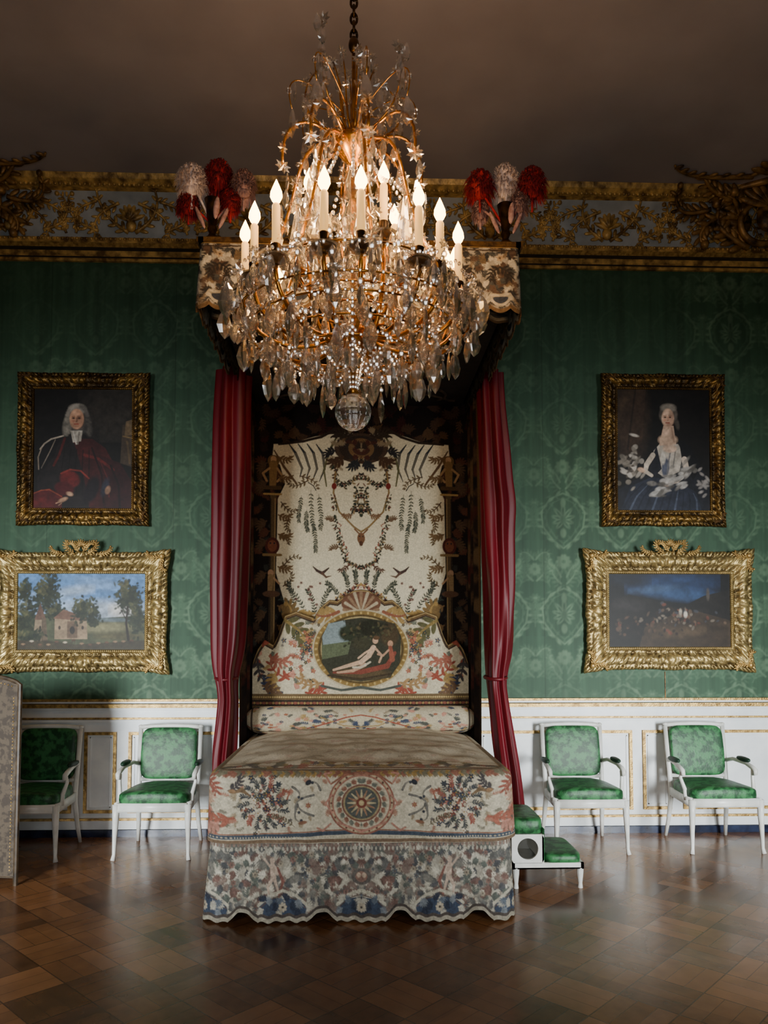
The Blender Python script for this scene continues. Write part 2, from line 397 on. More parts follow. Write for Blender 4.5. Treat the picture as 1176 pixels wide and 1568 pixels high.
def scr(mb, x, z, a, L, turn, r, leaves=True, surf=fy, off=.012, m=0):
    p = curl(x, z, a, L, turn, 16)
    pts = [(q[0], surf(q[1])-off, q[1]) for q in p]
    mb.add(tube(pts, taper(len(pts), r, .35), 6), m)
    if leaves:
        for i in range(1, len(p)-2, 2):
            d = math.atan2(p[i+1][1]-p[i][1], p[i+1][0]-p[i][0])
            for sg in (1, -1):
                aa = d+sg*.8; l = r*2.4*(1-.4*i/len(p))
                cx, cz = p[i][0]+math.cos(aa)*l, p[i][1]+math.sin(aa)*l
                mb.add(sell((cx, surf(cz)-off, cz), (l*1.1, r*.6, l*.42), 1, 8, 5, rotm('y', -aa)), m)
    mb.add(sell((p[-1][0], surf(p[-1][1])-off*1.5, p[-1][1]), (r*1.3,)*3, 1, 8, 6), m)
per = 1.02
for k in range(-5, 6):
    cx = k*per+.1
    for sg in (-1, 1):
        A = lambda a: a if sg > 0 else PI-a
        scr(mb, cx+sg*.03, 5.07, A(.55), .50, sg*3.1, .017)
        scr(mb, cx+sg*.08, 5.27, A(-.3), .44, -sg*3.0, .014)
        scr(mb, cx+sg*.28, 5.08, A(.3), .42, sg*3.2, .015)
        scr(mb, cx+sg*.26, 5.28, A(-.2), .36, -sg*2.8, .012)
        scr(mb, cx+sg*.47, 5.06, A(1.9), .26, -sg*2.5, .012)
    for j in range(7):
        a = PI/2+(j-3)*.4
        x, z = cx+math.cos(a)*.06, 5.15+math.sin(a)*.07
        mb.add(sell((x, fy(z)-.02, z), (.075, .018, .02), 1, 8, 5, rotm('y', -a)), 0)
    mb.add(sell((cx, fy(5.12)-.02, 5.12), (.045, .035, .055), 1, 10, 6), 0)
mb.obj("trim_3", [M_goldc])
mb = MB()
for cx in (-3.35, 3.42):
    for sg in (-1, 1):
        for (dx, dz, a, L_, t, r) in ((.08, 4.98, .4, .6, 3, .03), (.1, 5.2, .1, .6, -3, .028), (.3, 5.3, .2, .5, 2.6, .022), (.12, 5.05, 1.2, .5, -2.6, .03), (.45, 5.25, -.2, .45, 2.6, .02)):
            scr(mb, cx+sg*dx, dz, a if sg > 0 else PI-a, L_, sg*t, r, True, lambda z: float(np.interp(z, [4.95, 5.2, 5.4], [YW-.14, YW-.2, YW-.42])), .02)
        p = curl(cx+sg*.05, 5.85, .5 if sg > 0 else PI-.5, .7, sg*2.6, 16)
        mb.add(tube([(q[0], q[1]+.2, ZC-.02) for q in p], taper(len(p), .03, .4), 6), 0)
        p = curl(cx+sg*.2, 6.0, .1 if sg > 0 else PI-.1, .8, -sg*1.2, 16)
        mb.add(tube([(q[0], min(q[1], 6.15), ZC-.02) for q in p], taper(len(p), .022, .4), 6), 0)
        for j in range(8):
            q = p[2*j]; mb.add(sell((q[0], min(q[1], 6.15)-.03, ZC-.02), (.04, .02, .012), 1, 8, 5, rotm('z', .7*sg)), 0)
    for j in range(9):
        a = PI/2+(j-4)*.33
        v, f = sell((0, 0, 0), (.13, .02, .03), 1, 10, 6, rotm('y', -a))
        mb.add((v+np.array((cx+math.cos(a)*.14, YW-.38, 5.22+math.sin(a)*.14)), f), 0)
        v, f = sell((0, 0, 0), (.13, .035, .02), 1, 10, 6, rotm('z', -a))
        mb.add((v+np.array((cx+math.cos(a)*.16, 5.95-math.sin(a)*.16, ZC-.03)), f), 0)
    mb.add(sell((cx, YW-.34, 5.15), (.09, .06, .12), 1, 16, 10), 0)
    mb.add(tube([(cx+.2*math.cos(t), YW-.28-.03*math.sin(t), 5.14+.17*math.sin(t)) for t in np.linspace(0, 2*PI, 30)], .028, 6), 0)
mb.obj("trim_4", [M_goldo])

# ------------------------------------------------------------------ picture frames
def framed(name, cx, cz, w, h, fw, paintfn, px, tilt=.03, crest=False, dark=False, pg=1.0):
    root = empty(name, (cx, YW-.05, cz)); root.rotation_euler = (tilt, 0, 0)
    iw, ih = w-2*fw, h-2*fw
    per = []
    N1 = int(iw/.004); N2 = int(ih/.004)
    for i in range(N1): per.append((-.5+i/N1, -.5, 0))
    for i in range(N2): per.append((.5, -.5+i/N2, 1))
    for i in range(N1): per.append((.5-i/N1, .5, 0))
    for i in range(N2): per.append((-.5, .5-i/N2, 1))
    per.append(per[0])
    per = np.array(per)
    prof = [(-.01, .01, .5), (0, .02, .9), (.04, .03, 1), (.1, .026, .5), (.16, .018, .2), (.26, .016, .2), (.34, .024, .5), (.42, .038, .8), (.52, .046, 1), (.62, .044, .9), (.7, .036, .5), (.78, .028, .35), (.86, .028, .6), (.94, .022, .9), (1, .01, .5), (1.0, 0, .3)]
    pf = []
    for a, b in zip(prof[:-1], prof[1:]):
        for t in (0, .33, .66): pf.append([a[i]*(1-t)+b[i]*t for i in range(3)])
    pf.append(prof[-1]); pf = np.array(pf)
    bx = per[:, 0]*iw; bz = per[:, 1]*ih
    isx = per[:, 2] == 0
    along = np.where(isx, bx, bz); half = np.where(isx, iw/2, ih/2)
    dc = half-np.abs(along); dm = np.abs(along)
    G = np.exp(-(dc/.08)**2); C = np.exp(-(dm/.07)**2)
    O = pf[:, 0][None, :]; H = pf[:, 1][None, :]; S = pf[:, 2][None, :]
    A = along[:, None]; sidx = np.floor(np.arange(len(per))/max(1, N1))[:, None]
    vn = vnoise(A*70+sidx*9+50, O*7+A*0)+.5*vnoise(A*150+90, O*14+A*0)-.75
    orn = .55*np.sin(np.abs(A)*2*PI/.052+4*np.abs(O-.5))*np.clip(1-np.abs(O-.52)*5, 0, 1)+1.1*vn*(np.abs(O-.55) < .38)+.7*np.sin(A*2*PI/.016)*(np.abs(O-.03) < .05)+.6*np.sin(A*2*PI/.022)*(np.abs(O-.93) < .05)
    cb = (.014 if not dark else .007)
    big = cb*(G[:, None]+.6*C[:, None])*np.sin(np.clip(O, 0, 1)*PI)*(1+.7*vn)
    Hh = H*.9+.009*orn+big
    gg = .16 if crest else .05
    out = 1+gg*G[:, None]*(O > .5)+.05*C[:, None]*(O > .5)+.05*vn*(O > .8)
    off = O*fw*out
    X = np.clip(bx, -iw/2, iw/2)[:, None]*(1+off*2/iw); Zz = np.clip(bz, -ih/2, ih/2)[:, None]*(1+off*2/ih)
    P = np.stack([X, -Hh, Zz], -1).transpose(1, 0, 2)
    t = np.clip(.05+.45*S+.55*orn+big*20, 0, 1)  # carving tinted darker in its recesses, occlusion shading put into the colour
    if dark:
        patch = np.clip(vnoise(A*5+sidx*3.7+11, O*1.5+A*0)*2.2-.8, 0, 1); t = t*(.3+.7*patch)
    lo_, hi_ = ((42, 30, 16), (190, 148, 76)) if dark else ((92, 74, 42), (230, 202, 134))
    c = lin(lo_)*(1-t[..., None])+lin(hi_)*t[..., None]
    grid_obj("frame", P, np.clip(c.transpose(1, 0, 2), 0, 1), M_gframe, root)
    o = MB()
    o.add(box(-iw/2-.02, iw/2+.02, .0, .03, -ih/2-.02, ih/2+.02)); o.add(box(-w/2+.03, w/2-.03, .0, .03, -h/2+.03, h/2-.03)); o.obj("backing", [M_goldd], root, False)
    o = MB()
    def sc2(x, z, a, L_, t_, r): scr(o, x, z, a, L_, t_, r, True, lambda q: -.036, .01)
    k_ = 1 if crest else .6
    for sx_ in (-1, 1):
        for sz_ in (-1, 1):
            x, z = sx_*(w/2-.035), sz_*(h/2-.035)
            sc2(x, z, math.atan2(0, -sx_)+.25*sx_*sz_, .17*k_, -2.6*sx_*sz_, .008*k_)
            sc2(x, z, math.atan2(-sz_, 0)-.25*sx_*sz_, .16*k_, 2.6*sx_*sz_, .008*k_)
            o.add(sell((x, -.05, z), (.025*k_, .015, .025*k_), 1, 10, 6), 0)
    if crest:
        for sg in (-1, 1):
            A = lambda a: a if sg > 0 else PI-a
            sc2(sg*.02, h/2+.0, A(1.2), .14, -sg*2.6, .008); sc2(sg*.05, h/2-.02, A(.5), .17, sg*2.8, .008); sc2(sg*.14, h/2-.02, A(.1), .15, sg*2, .007)
        for j in range(7):
            a = PI/2+(j-3)*.36; o.add(sell((math.cos(a)*.03, -.05, h/2+.045+math.sin(a)*.03), (.036, .008, .008), 1, 8, 5, rotm('y', -a)), 0)
    o.obj("corner_ornaments", [M_goldd if dark else M_gold], root)
    x0, x1, y0, y1 = px
    nx = 270; ny = int(270*ih/iw)
    X, Y = np.meshgrid(np.linspace(x0, x1, nx), np.linspace(y1, y0, ny))
    cvp = Cv(X, Y, (20, 18, 16), .9); paintfn(cvp)
    P = np.stack([(X-(x0+x1)/2)/(x1-x0)*(iw+.01), np.full_like(X, -.012), -((Y-(y0+y1)/2)/(y1-y0))*(ih+.01)], -1)
    grid_obj("canvas", P, cvp.out(gain=pg), M_paint, root)
    return root

def face(c, x, y, r, skin, dark, hair=None):
    c.ell(x, y, r*.70, r, skin, 0, 1, 2); c.ell(x+r*.3, y+r*.1, r*.42, r*.85, dark, 0, .4, 4); c.ell(x-r*.1, y-r*.5, r*.4, r*.25, tuple(min(255, v+14) for v in skin), 0, .6, 3)
    for sg in (-1, 1):
        c.ell(x+sg*r*.28-.3, y-r*.1, r*.18, r*.11, dark, 0, .7, 1.5); c.ell(x+sg*r*.28-.3, y-r*.09, r*.11, r*.06, (40, 28, 22)); c.stroke([(x+sg*r*.14-.3, y-r*.27), (x+sg*r*.44-.3, y-r*.25)], r*.06, dark)
    c.stroke([(x+.4, y-r*.1), (x+.6, y+r*.22), (x-.9, y+r*.27)], r*.08, dark, .8); c.stroke([(x-r*.22, y+r*.5), (x+r*.18, y+r*.5)], r*.11, (150, 66, 56)); c.ell(x, y+r*.72, r*.3, r*.1, dark, 0, .4, 2)
    c.ell(x-r*.35, y+r*.22, r*.18, r*.14, (200, 120, 95), 0, .5, 2)
def man(c):
    c.ell(170, 630, 45, 50, (56, 50, 44), 0, .7, 40); c.ell(75, 620, 20, 40, (22, 19, 17), 0, 1, 20)
    c.poly([(185, 655), (206, 652), (206, 720), (182, 712)], (70, 58, 46)); c.poly([(190, 650), (206, 645), (206, 668), (188, 672)], (104, 86, 62)); c.stroke([(186, 672), (206, 676)], 2, (120, 98, 64)); c.stroke([(192, 680), (196, 712)], 3, (96, 78, 54))
    c.poly([(92, 682), (100, 672), (135, 670), (152, 682), (165, 702), (170, 752), (160, 783), (62, 783), (60, 735), (74, 700)], (30, 24, 24))
    c.poly([(112, 676), (140, 676), (160, 690), (172, 712), (176, 783), (138, 783), (128, 730)], (64, 22, 22))
    c.poly([(150, 700), (182, 712), (200, 740), (206, 783), (158, 783)], (50, 18, 20))
    c.poly([(64, 690), (92, 676), (86, 700), (70, 722), (60, 716)], (18, 15, 16)); c.stroke([(64, 692), (70, 684), (80, 677), (98, 672)], 2.2, (168, 156, 140)); c.stroke([(66, 690), (61, 704), (62, 722)], 1.6, (140, 126, 110)); c.stroke([(86, 678), (78, 696), (66, 720)], 1.4, (120, 108, 96))
    c.stroke([(100, 676), (92, 700), (84, 716)], 3.5, (80, 26, 24)); c.stroke([(128, 700), (150, 706), (172, 722)], 4, (100, 32, 30), .8); c.stroke([(140, 690), (155, 730), (158, 770)], 3, (32, 10, 12)); c.stroke([(168, 716), (180, 745), (182, 780)], 3, (30, 12, 14)); c.stroke([(152, 708), (164, 736), (166, 762)], 2, (94, 34, 32), .7)
    for i in range(5): c.stroke([(100+i*9, 690+i), (96+i*10, 720), (100+i*9, 760)], 1.6, (18, 12, 12), .8)
    c.ell(108, 736, 15, 12, (104, 28, 28), .4, 1, 3); c.ell(100, 750, 14, 10, (76, 16, 20), .2, 1, 3); c.stroke([(95, 728), (108, 722), (124, 724), (136, 735)], 2.4, (136, 50, 42), .8)
    c.ell(140, 752, 10, 22, (24, 15, 20), .4, 1, 4); c.ell(160, 748, 5, 14, (46, 46, 60), .3, 1, 3); c.ell(164, 752, 4, 6, (160, 122, 98), .3, 1, 2)
    c.poly([(50, 757), (78, 750), (98, 760), (96, 783), (50, 783)], (80, 20, 22)); c.stroke([(52, 759), (66, 753), (78, 752), (96, 762)], 1.5, (140, 64, 42)); c.ell(64, 770, 12, 6, (100, 28, 26), .2, .7, 5)
    c.ell(98, 767, 7, 3, (176, 136, 108), -.4, 1, 2); c.ell(108, 758, 5, 3, (184, 146, 118), .3, 1, 2); c.stroke([(94, 770), (88, 772)], 1.6, (176, 136, 108)); c.stroke([(96, 772), (92, 775)], 1.4, (160, 124, 98))
    c.ell(118, 648, 19, 23, (74, 70, 66), 0, 1, 3); c.ell(104, 655, 7, 17, (120, 114, 104), .2, 1, 3); c.ell(133, 656, 7, 17, (62, 58, 54), -.2, 1, 3); c.ell(118, 632, 13, 8, (134, 128, 118), 0, 1, 3)
    for i in range(16):
        a = -2.9+i*.18; c.ell(118+math.cos(a)*15, 646+math.sin(a)*19, 3.0, 2.2, (156, 148, 136) if i < 9 else (98, 92, 86), a, .7, 1.6)
    for i in range(8): c.ell(101+random.random()*5, 648+i*3.2, 3, 1.8, (140, 132, 120), .5, .7, 1.5); c.ell(132+random.random()*5, 648+i*3.2, 3, 1.8, (88, 82, 76), .5, .7, 1.5)
    face(c, 117, 647, 15, (196, 150, 120), (112, 70, 52)); c.poly([(108, 664), (126, 664), (124, 680), (112, 682)], (168, 160, 148)); c.stroke([(112, 666), (117, 684)], 2, (200, 192, 180)); c.stroke([(121, 666), (119, 684)], 2, (130, 122, 112))
    c.noise(.3, 9, 9, 2); c.noise(.15, 3, 3, 5)
def woman(c):
    c.ell(965, 640, 26, 60, (70, 54, 40), 0, .9, 25); c.poly([(953, 640), (978, 594), (992, 594), (985, 680), (950, 700)], (62, 47, 36), .8); c.stroke([(975, 600), (962, 690)], 3, (34, 26, 20), .7); c.ell(1070, 650, 34, 60, (18, 14, 12), 0, .9, 20)
    c.poly([(1002, 690), (1012, 682), (1042, 680), (1060, 692), (1078, 716), (1096, 742), (1096, 782), (943, 782), (943, 752), (966, 738), (990, 728), (1000, 708)], (26, 27, 34))
    c.poly([(966, 744), (1000, 730), (1040, 736), (1070, 752), (1080, 782), (950, 782)], (36, 40, 54))
    for k in range(11): c.stroke([(952+k*12, 781), (966+k*10.5, 758+.6*k), (986+k*8, 740+k*1.4)], [3.4, 2.4, 1.2], (78, 86, 104) if k % 3 == 1 else (22, 25, 36), .7)
    r = random.Random(8)
    for _ in range(40):
        x, y = 966+r.gauss(0, 11), 712+r.gauss(0, 14); v = r.choice([196, 168, 130, 96]); c.ell(x, y, r.uniform(3, 8), r.uniform(1.8, 4), (v, v-8, v-20), r.uniform(-1, 1), .85, 1.6)
    for _ in range(10): c.ell(968+r.gauss(0, 9), 712+r.gauss(0, 10), 3.4, 1.6, (56, 48, 42), r.uniform(-1, 1), .8, 1.4)
    c.poly([(1003, 692), (1012, 682), (1042, 681), (1050, 694), (1044, 722), (1022, 732), (1006, 722)], (190, 180, 166)); c.poly([(1043, 674), (1062, 684), (1078, 716), (1066, 734), (1048, 704)], (15, 14, 17)); c.poly([(1008, 684), (998, 706), (1002, 732), (1016, 718)], (26, 27, 36))
    c.ell(1022, 716, 6, 14, (84, 88, 104), .1, 1, 2); c.ell(1018, 702, 4, 9, (222, 214, 200), 0, 1, 2); c.stroke([(1030, 692), (1026, 712), (1024, 730)], 2, (110, 108, 110)); c.stroke([(1038, 690), (1034, 716)], 2, (130, 124, 118)); c.ell(1029, 688, 11, 6, (214, 184, 160), 0, 1, 2)
    c.stroke([(1002, 698), (992, 712), (990, 722), (1000, 728)], [8, 8, 6, 5], (204, 190, 172)); c.ell(984, 720, 6, 3.4, (208, 174, 148), .3, 1, 2); c.stroke([(1052, 704), (1056, 722), (1040, 736), (1026, 740)], [9, 9, 6, 4], (206, 188, 170)); c.ell(1022, 741, 6, 3, (208, 174, 148), .2, 1, 2)
    for _ in range(46):
        t = r.random(); x, y = 1066-58*t+r.gauss(0, 6), 716+36*t+r.gauss(0, 6); v = r.choice([206, 176, 130, 90]); c.ell(x, y, r.uniform(4, 10), r.uniform(1.6, 3.8), (v, v-5, v-12), r.uniform(-.9, .1), .8, 1.6)
    for _ in range(16): c.ell(1082+r.gauss(0, 5), 738+r.gauss(0, 10), 4, 2, (160, 154, 148), r.uniform(-1, 1), .8, 1.6)
    c.poly([(1019, 654), (1035, 654), (1039, 682), (1012, 684)], (208, 176, 152)); c.ell(1026, 675, 15, 8, (212, 180, 154), 0, 1, 3); c.stroke([(1032, 658), (1036, 678)], 3, (150, 112, 90), .5)
    c.ell(1027, 638, 14.5, 15, (96, 88, 80), 0, 1, 3); c.ell(1027, 628, 12, 6.5, (138, 130, 118), 0, 1, 3); c.ell(1041, 652, 3.4, 8, (84, 76, 68), -.2, 1, 2)
    face(c, 1026, 643, 14, (216, 180, 154), (146, 100, 80)); c.noise(.3, 9, 9, 4); c.noise(.15, 3, 3, 6)
def land1(c):
    c.poly([(18, 876), (224, 876), (224, 950), (18, 950)], (90, 132, 182)); c.ell(60, 930, 60, 22, (144, 168, 196), 0, .8, 16); c.ell(160, 936, 70, 16, (170, 180, 190), 0, .8, 14); c.ell(150, 895, 40, 9, (116, 148, 188), .1, .7, 8); c.ell(185, 935, 22, 12, (204, 198, 188), 0, .8, 10); c.ell(110, 905, 30, 7, (176, 190, 206), -.1, .6, 8)
    c.poly([(18, 945), (70, 940), (140, 948), (224, 942), (224, 1000), (18, 1000)], (66, 70, 48)); c.ell(150, 962, 50, 8, (120, 116, 82), 0, .9, 6); c.ell(180, 975, 40, 6, (80, 74, 46), 0, .8, 5); c.ell(165, 950, 40, 3, (90, 104, 112), 0, .8, 3)
    r = random.Random(3)
    def tree(tx, ty, rx, ry, n):
        for _ in range(n):
            x, y = tx+r.gauss(0, rx*.42), ty+r.gauss(0, ry*.42); hi = (x < tx) and (y < ty)
            c.ell(x, y, r.uniform(1.6, 4.2), r.uniform(1.2, 2.6), r.choice([(84, 82, 52), (66, 68, 42), (50, 56, 36)]) if hi else r.choice([(34, 42, 28), (44, 50, 32), (28, 34, 24)]), r.uniform(0, 3), .9, 1.4)
    tree(36, 945, 22, 34, 320); tree(66, 912, 22, 34, 420); tree(30, 905, 14, 18, 110); tree(82, 940, 16, 16, 140)
    c.poly([(45, 985), (48, 950), (56, 928), (64, 950), (68, 985)], (130, 112, 88)); c.poly([(47, 950), (56, 924), (65, 950)], (84, 60, 48)); c.poly([(58, 945), (65, 950), (68, 985), (58, 985)], (84, 70, 54)); c.ell(56, 962, 1.6, 3, (40, 32, 26)); c.poly([(78, 980), (78, 946), (98, 938), (128, 948), (130, 980)], (140, 118, 92)); c.poly([(76, 948), (92, 934), (130, 946), (128, 952)], (104, 74, 58))
    c.poly([(98, 978), (98, 952), (114, 952), (114, 978)], (96, 76, 58)); c.ell(106, 966, 4, 6, (40, 32, 26)); c.ell(86, 962, 2, 3, (50, 40, 32)); c.ell(122, 962, 2, 3, (50, 40, 32))
    tree(120, 934, 14, 20, 170); tree(138, 940, 12, 22, 130); tree(192, 915, 20, 26, 330); tree(206, 945, 14, 30, 170); tree(40, 975, 24, 12, 140)
    c.stroke([(192, 930), (190, 955), (194, 982)], [3, 3.4, 4.6], (36, 28, 20)); c.stroke([(190, 950), (182, 935)], 1.6, (36, 28, 20))
    c.ell(60, 989, 45, 7, (42, 37, 24), 0, 1, 4); c.poly([(18, 981), (110, 988), (224, 981), (224, 1000), (18, 1000)], (54, 48, 32))
    for i in range(14): x = 30+i*13; y = 985+r.uniform(-4, 5); c.ell(x, y, 3.2, 1.6, r.choice([(130, 104, 76), (164, 152, 130), (80, 56, 40)])); c.stroke([(x-2, y+1), (x-2, y+5)], .8, (60, 40, 30)); c.stroke([(x+2, y+1), (x+2, y+5)], .8, (60, 40, 30))
    c.noise(.25, 12, 7, 5); c.noise(.18, 4, 3, 7)
def land2(c):
    c.poly([(926, 873), (1124, 873), (1124, 994), (926, 994)], (18, 17, 18)); c.ell(1030, 892, 75, 15, (32, 52, 88), -.05, 1, 14); c.ell(1045, 908, 60, 10, (44, 70, 108), .1, .9, 10); c.ell(960, 885, 35, 10, (26, 30, 40), .1, .9, 10); c.ell(1000, 900, 40, 5, (62, 84, 114), -.1, .6, 6)
    c.poly([(926, 925), (960, 908), (1000, 918), (1040, 930), (1080, 910), (1124, 900), (1124, 994), (926, 994)], (26, 23, 20)); c.ell(960, 925, 25, 9, (42, 38, 38), .1, .8, 8)
    c.poly([(985, 960), (1030, 940), (1070, 935), (1124, 950), (1124, 994), (975, 994)], (54, 42, 30)); c.ell(1040, 968, 42, 8, (78, 62, 44), -.1, .9, 8)
    r = random.Random(5)
    for _ in range(90): c.ell(r.gauss(1040, 26), r.gauss(945, 9), r.uniform(1.2, 3), r.uniform(1.5, 4), r.choice([(120, 108, 94), (90, 72, 56), (40, 30, 24), (104, 58, 44), (62, 62, 68)]), r.uniform(0, 3), .9, 1.4)
    for _ in range(40): c.ell(r.uniform(940, 1020), r.uniform(945, 972), r.uniform(1.5, 4), r.uniform(1.5, 3), r.choice([(60, 49, 38), (34, 28, 24), (80, 58, 44)]), r.uniform(0, 3), .9, 1.6)
    c.ell(1086, 908, 2.6, 9, (76, 68, 62), 0, 1, 2); c.ell(1050, 940, 3, 5, (196, 186, 170), 0, 1, 2); c.ell(1042, 936, 2.4, 5, (160, 150, 134), 0, 1, 2); c.noise(.28, 10, 7, 6)
framed("framed_portrait_painting", -2.315, 3.21, 1.09, 1.28, .14, man, (54, 200, 602, 780), dark=True, pg=.8)
framed("framed_portrait_painting", 2.61, 3.24, 1.07, 1.31, .135, woman, (945, 1093, 600, 780), dark=True, pg=.85)
framed("framed_landscape_painting", -2.30, 1.843, 1.40, .99, .18, land1, (20, 220, 878, 997), .02, True, pg=.9)
framed("framed_landscape_painting", 2.637, 1.86, 1.42, 1.0, .19, land2, (928, 1122, 875, 992), .02, True, pg=.8)

# ------------------------------------------------------------------ BED
bed = empty("canopy_bed", (0, 0, 0)); BX = .015
IV = (206, 196, 166); IV2 = (180, 169, 143); BK = (38, 37, 40); BL = (50, 64, 90); RD = (144, 68, 54); PK = (182, 126, 108); OC = (154, 125, 74); BR = (92, 68, 48); GR = (92, 98, 86); OL = (88, 86, 56)

# --- back panel
nx, ny = 480, 680
X, Yp = np.meshgrid(np.linspace(-172, 172, nx), np.linspace(1100, 618, ny))
cv = Cv(np.abs(X), Yp, (24, 19, 18), .8)
scatter(cv, 0, 172, 618, 690, 60, [(64, 46, 34), (40, 28, 24), (76, 56, 38), (50, 24, 22)], 18, 2.4, 11)
scatter(cv, 125, 172, 690, 1100, 90, [(62, 46, 34), (46, 36, 28), (76, 46, 34), (44, 44, 40)], 14, 2.0, 12)
cv.poly([(-1, 664), (30, 662), (52, 664), (72, 668), (100, 677), (136, 680), (138, 704), (126, 712), (118, 742), (129, 765), (131, 880), (118, 925), (112, 992), (120, 1000), (140, 1100), (-1, 1100)], IV)
cv.noise(.06, 3, 3, 8)
for k in range(4):
    x = 62+k*10; cv.stroke([(x+3, 738-2*k), (x-5+k*1.5, 718), (x-2+k*4, 694), (x+8+k*4, 680)], [1, 3.4, 4, 1.6], (44, 48, 52)); cv.stroke([(x+1, 730-2*k), (x-5+k*1.5, 718), (x-2+k*4, 694)], .9, (130, 120, 98))
cv.stroke([(54, 745), (58, 720), (50, 690), (38, 668), (20, 656)], [2, 3, 4, 3, 2], OL); cv.stroke([(100, 742), (120, 715), (135, 690)], [3, 4, 2], BR)
cv.stroke([(40, 655), (62, 668), (90, 676), (128, 680)], [5, 4, 4, 3], (46, 36, 30))
cv.ell(0, 686, 42, 24, (70, 54, 42)); cv.ell(0, 686, 34, 20, (50, 42, 38)); cv.ell(0, 686, 20, 16, (112, 86, 56)); cv.ell(0, 686, 14, 11, (70, 46, 38)); cv.ell(0, 686, 7, 7, (130, 104, 78))
scatter(cv, 0, 44, 662, 712, 26, [(50, 40, 34), (110, 86, 58), (72, 40, 34), (130, 114, 88)], 12, 1.6, 17)
acan(cv, 20, 668, -.6, 30, 2.4, 3.2, (52, 42, 34)); acan(cv, 28, 700, .8, 30, -2.6, 3.2, (70, 50, 36)); acan(cv, 6, 704, 1.2, 22, -2.2, 2.8, (44, 46, 48)); acan(cv, 40, 690, 0, 22, 2.4, 2.4, BK)
def garl(pts, n, sz, cols, seed):
    r = random.Random(seed)
    for i in range(n):
        t = i/(n-1)*(len(pts)-1); k = min(int(t), len(pts)-2); u = t-k
        x = pts[k][0]*(1-u)+pts[k+1][0]*u+r.gauss(0, sz*.5); y = pts[k][1]*(1-u)+pts[k+1][1]*u+r.gauss(0, sz*.5)
        cv.ell(x, y, sz*r.uniform(.35, .8), sz*r.uniform(.2, .38), r.choice(cols), r.uniform(0, 3))
DK = [(38, 44, 38), (50, 56, 45), (30, 30, 31), (78, 72, 54), (100, 60, 50), (136, 114, 80)]
garl([(44, 712), (40, 735), (24, 745), (10, 735), (0, 728)], 90, 4.0, DK, 1)
garl([(8, 745), (6, 770), (14, 785), (0, 780)], 60, 4.4, DK, 21); garl([(0, 745), (0, 770), (0, 790)], 36, 4.4, DK, 23)
cv.stroke([(40, 722), (43, 755), (34, 785), (12, 808), (0, 816)], 2.6, BR); cv.stroke([(40, 722), (43, 755), (34, 785), (12, 808), (0, 816)], 1, OC)
garl([(42, 760), (40, 800), (32, 835), (24, 860), (12, 868), (0, 872)], 120, 3.8, DK, 2); garl([(36, 800), (28, 830), (20, 850)], 26, 3.2, [(130, 66, 54), (60, 70, 60)], 3)
acan(cv, 42, 800, -.8, 16, 2, 1.6, BR); acan(cv, 34, 840, -.2, 18, 2, 1.6, BR); acan(cv, 14, 790, .4, 18, -2, 1.6, (110, 80, 56)); acan(cv, 20, 868, .9, 20, -2, 1.6, (80, 52, 44))
cv.ell(0, 826, 6, 9, (112, 78, 54)); cv.stroke([(0, 822), (10, 812)], 2.4, (112, 78, 54)); cv.ell(0, 834, 3, 4, (80, 52, 38)); cv.ell(2.6, 823, 1, 1, BK)
cv.ell(42, 745, 4, 5, (110, 40, 34))
for (x, y, a, L_, t) in ((78, 752, 1.6, 66, .25), (66, 758, 1.7, 58, -.3), (92, 760, 1.4, 44, .3), (74, 800, 1.7, 50, -.2), (84, 782, 1.5, 36, .5)):
    sprig(cv, x, y, a, L_, t, (58, 64, 54), 14, .6, 2.0)
for (x, y, a, L_, t) in ((95, 730, 2.9, 40, -1.5), (84, 738, .5, 34, -1.6), (124, 770, 2.2, 34, 2), (122, 872, -2.2, 40, -2), (112, 795, 1.2, 26, 2), (126, 820, 2.8, 26, -2), (120, 900, -2.6, 30, 2)):
    acan(cv, x, y, a, L_, t, 1.8, (76, 58, 44), (96, 78, 52))
cv.stroke([(50, 872), (60, 880), (68, 876), (74, 870)], [2, 5, 4, 1.5], (66, 50, 46)); cv.stroke([(60, 880), (54, 886), (46, 884)], [4, 3, 1], (90, 66, 54))
cv.stroke([(70, 752), (74, 745), (82, 740)], 1.5, BK)
for (x, y, a, L_, t) in ((70, 945, -1.4, 45, .5), (80, 950, -1.1, 60, .4), (88, 950, -.8, 50, .3), (62, 940, -1.8, 40, -.5), (100, 930, -1.2, 40, -.3), (20, 905, -1.5, 30, .8), (34, 915, -1.0, 30, .8), (8, 900, -1.6, 26, .4), (98, 955, -.5, 30, -.6)):
    sprig(cv, x, y, a, L_, t, (52, 58, 50), 11, .6, 2.2)
garl([(0, 896), (14, 905), (30, 915), (44, 930)], 60, 4.2, [(80, 50, 44), (42, 42, 42), (150, 96, 82), OC], 4)
for i in range(14): flower(cv, 60+random.random()*50, 890+random.random()*55, 2.2, (104, 62, 56), BK, 5)
cv.stroke([(136, 760), (137, 985)], 9, (84, 68, 46)); cv.stroke([(133, 765), (134, 985)], 1.5, (140, 116, 78)); cv.stroke([(140, 765), (140, 985)], 1.5, (40, 34, 30))
cv.ell(136, 706, 9, 9, (100, 76, 46)); cv.ell(136, 704, 4.5, 5.5, (170, 134, 96)); cv.stroke([(136, 712), (137, 745)], [13, 10], (124, 96, 58)); cv.stroke([(142, 718), (152, 726), (146, 738)], 3.4, (150, 118, 80)); cv.stroke([(130, 718), (122, 730), (130, 738)], 3.4, (150, 118, 80)); cv.stroke([(126, 748), (150, 748)], 6, (76, 58, 38)); cv.stroke([(124, 758), (150, 758)], 3, OC)
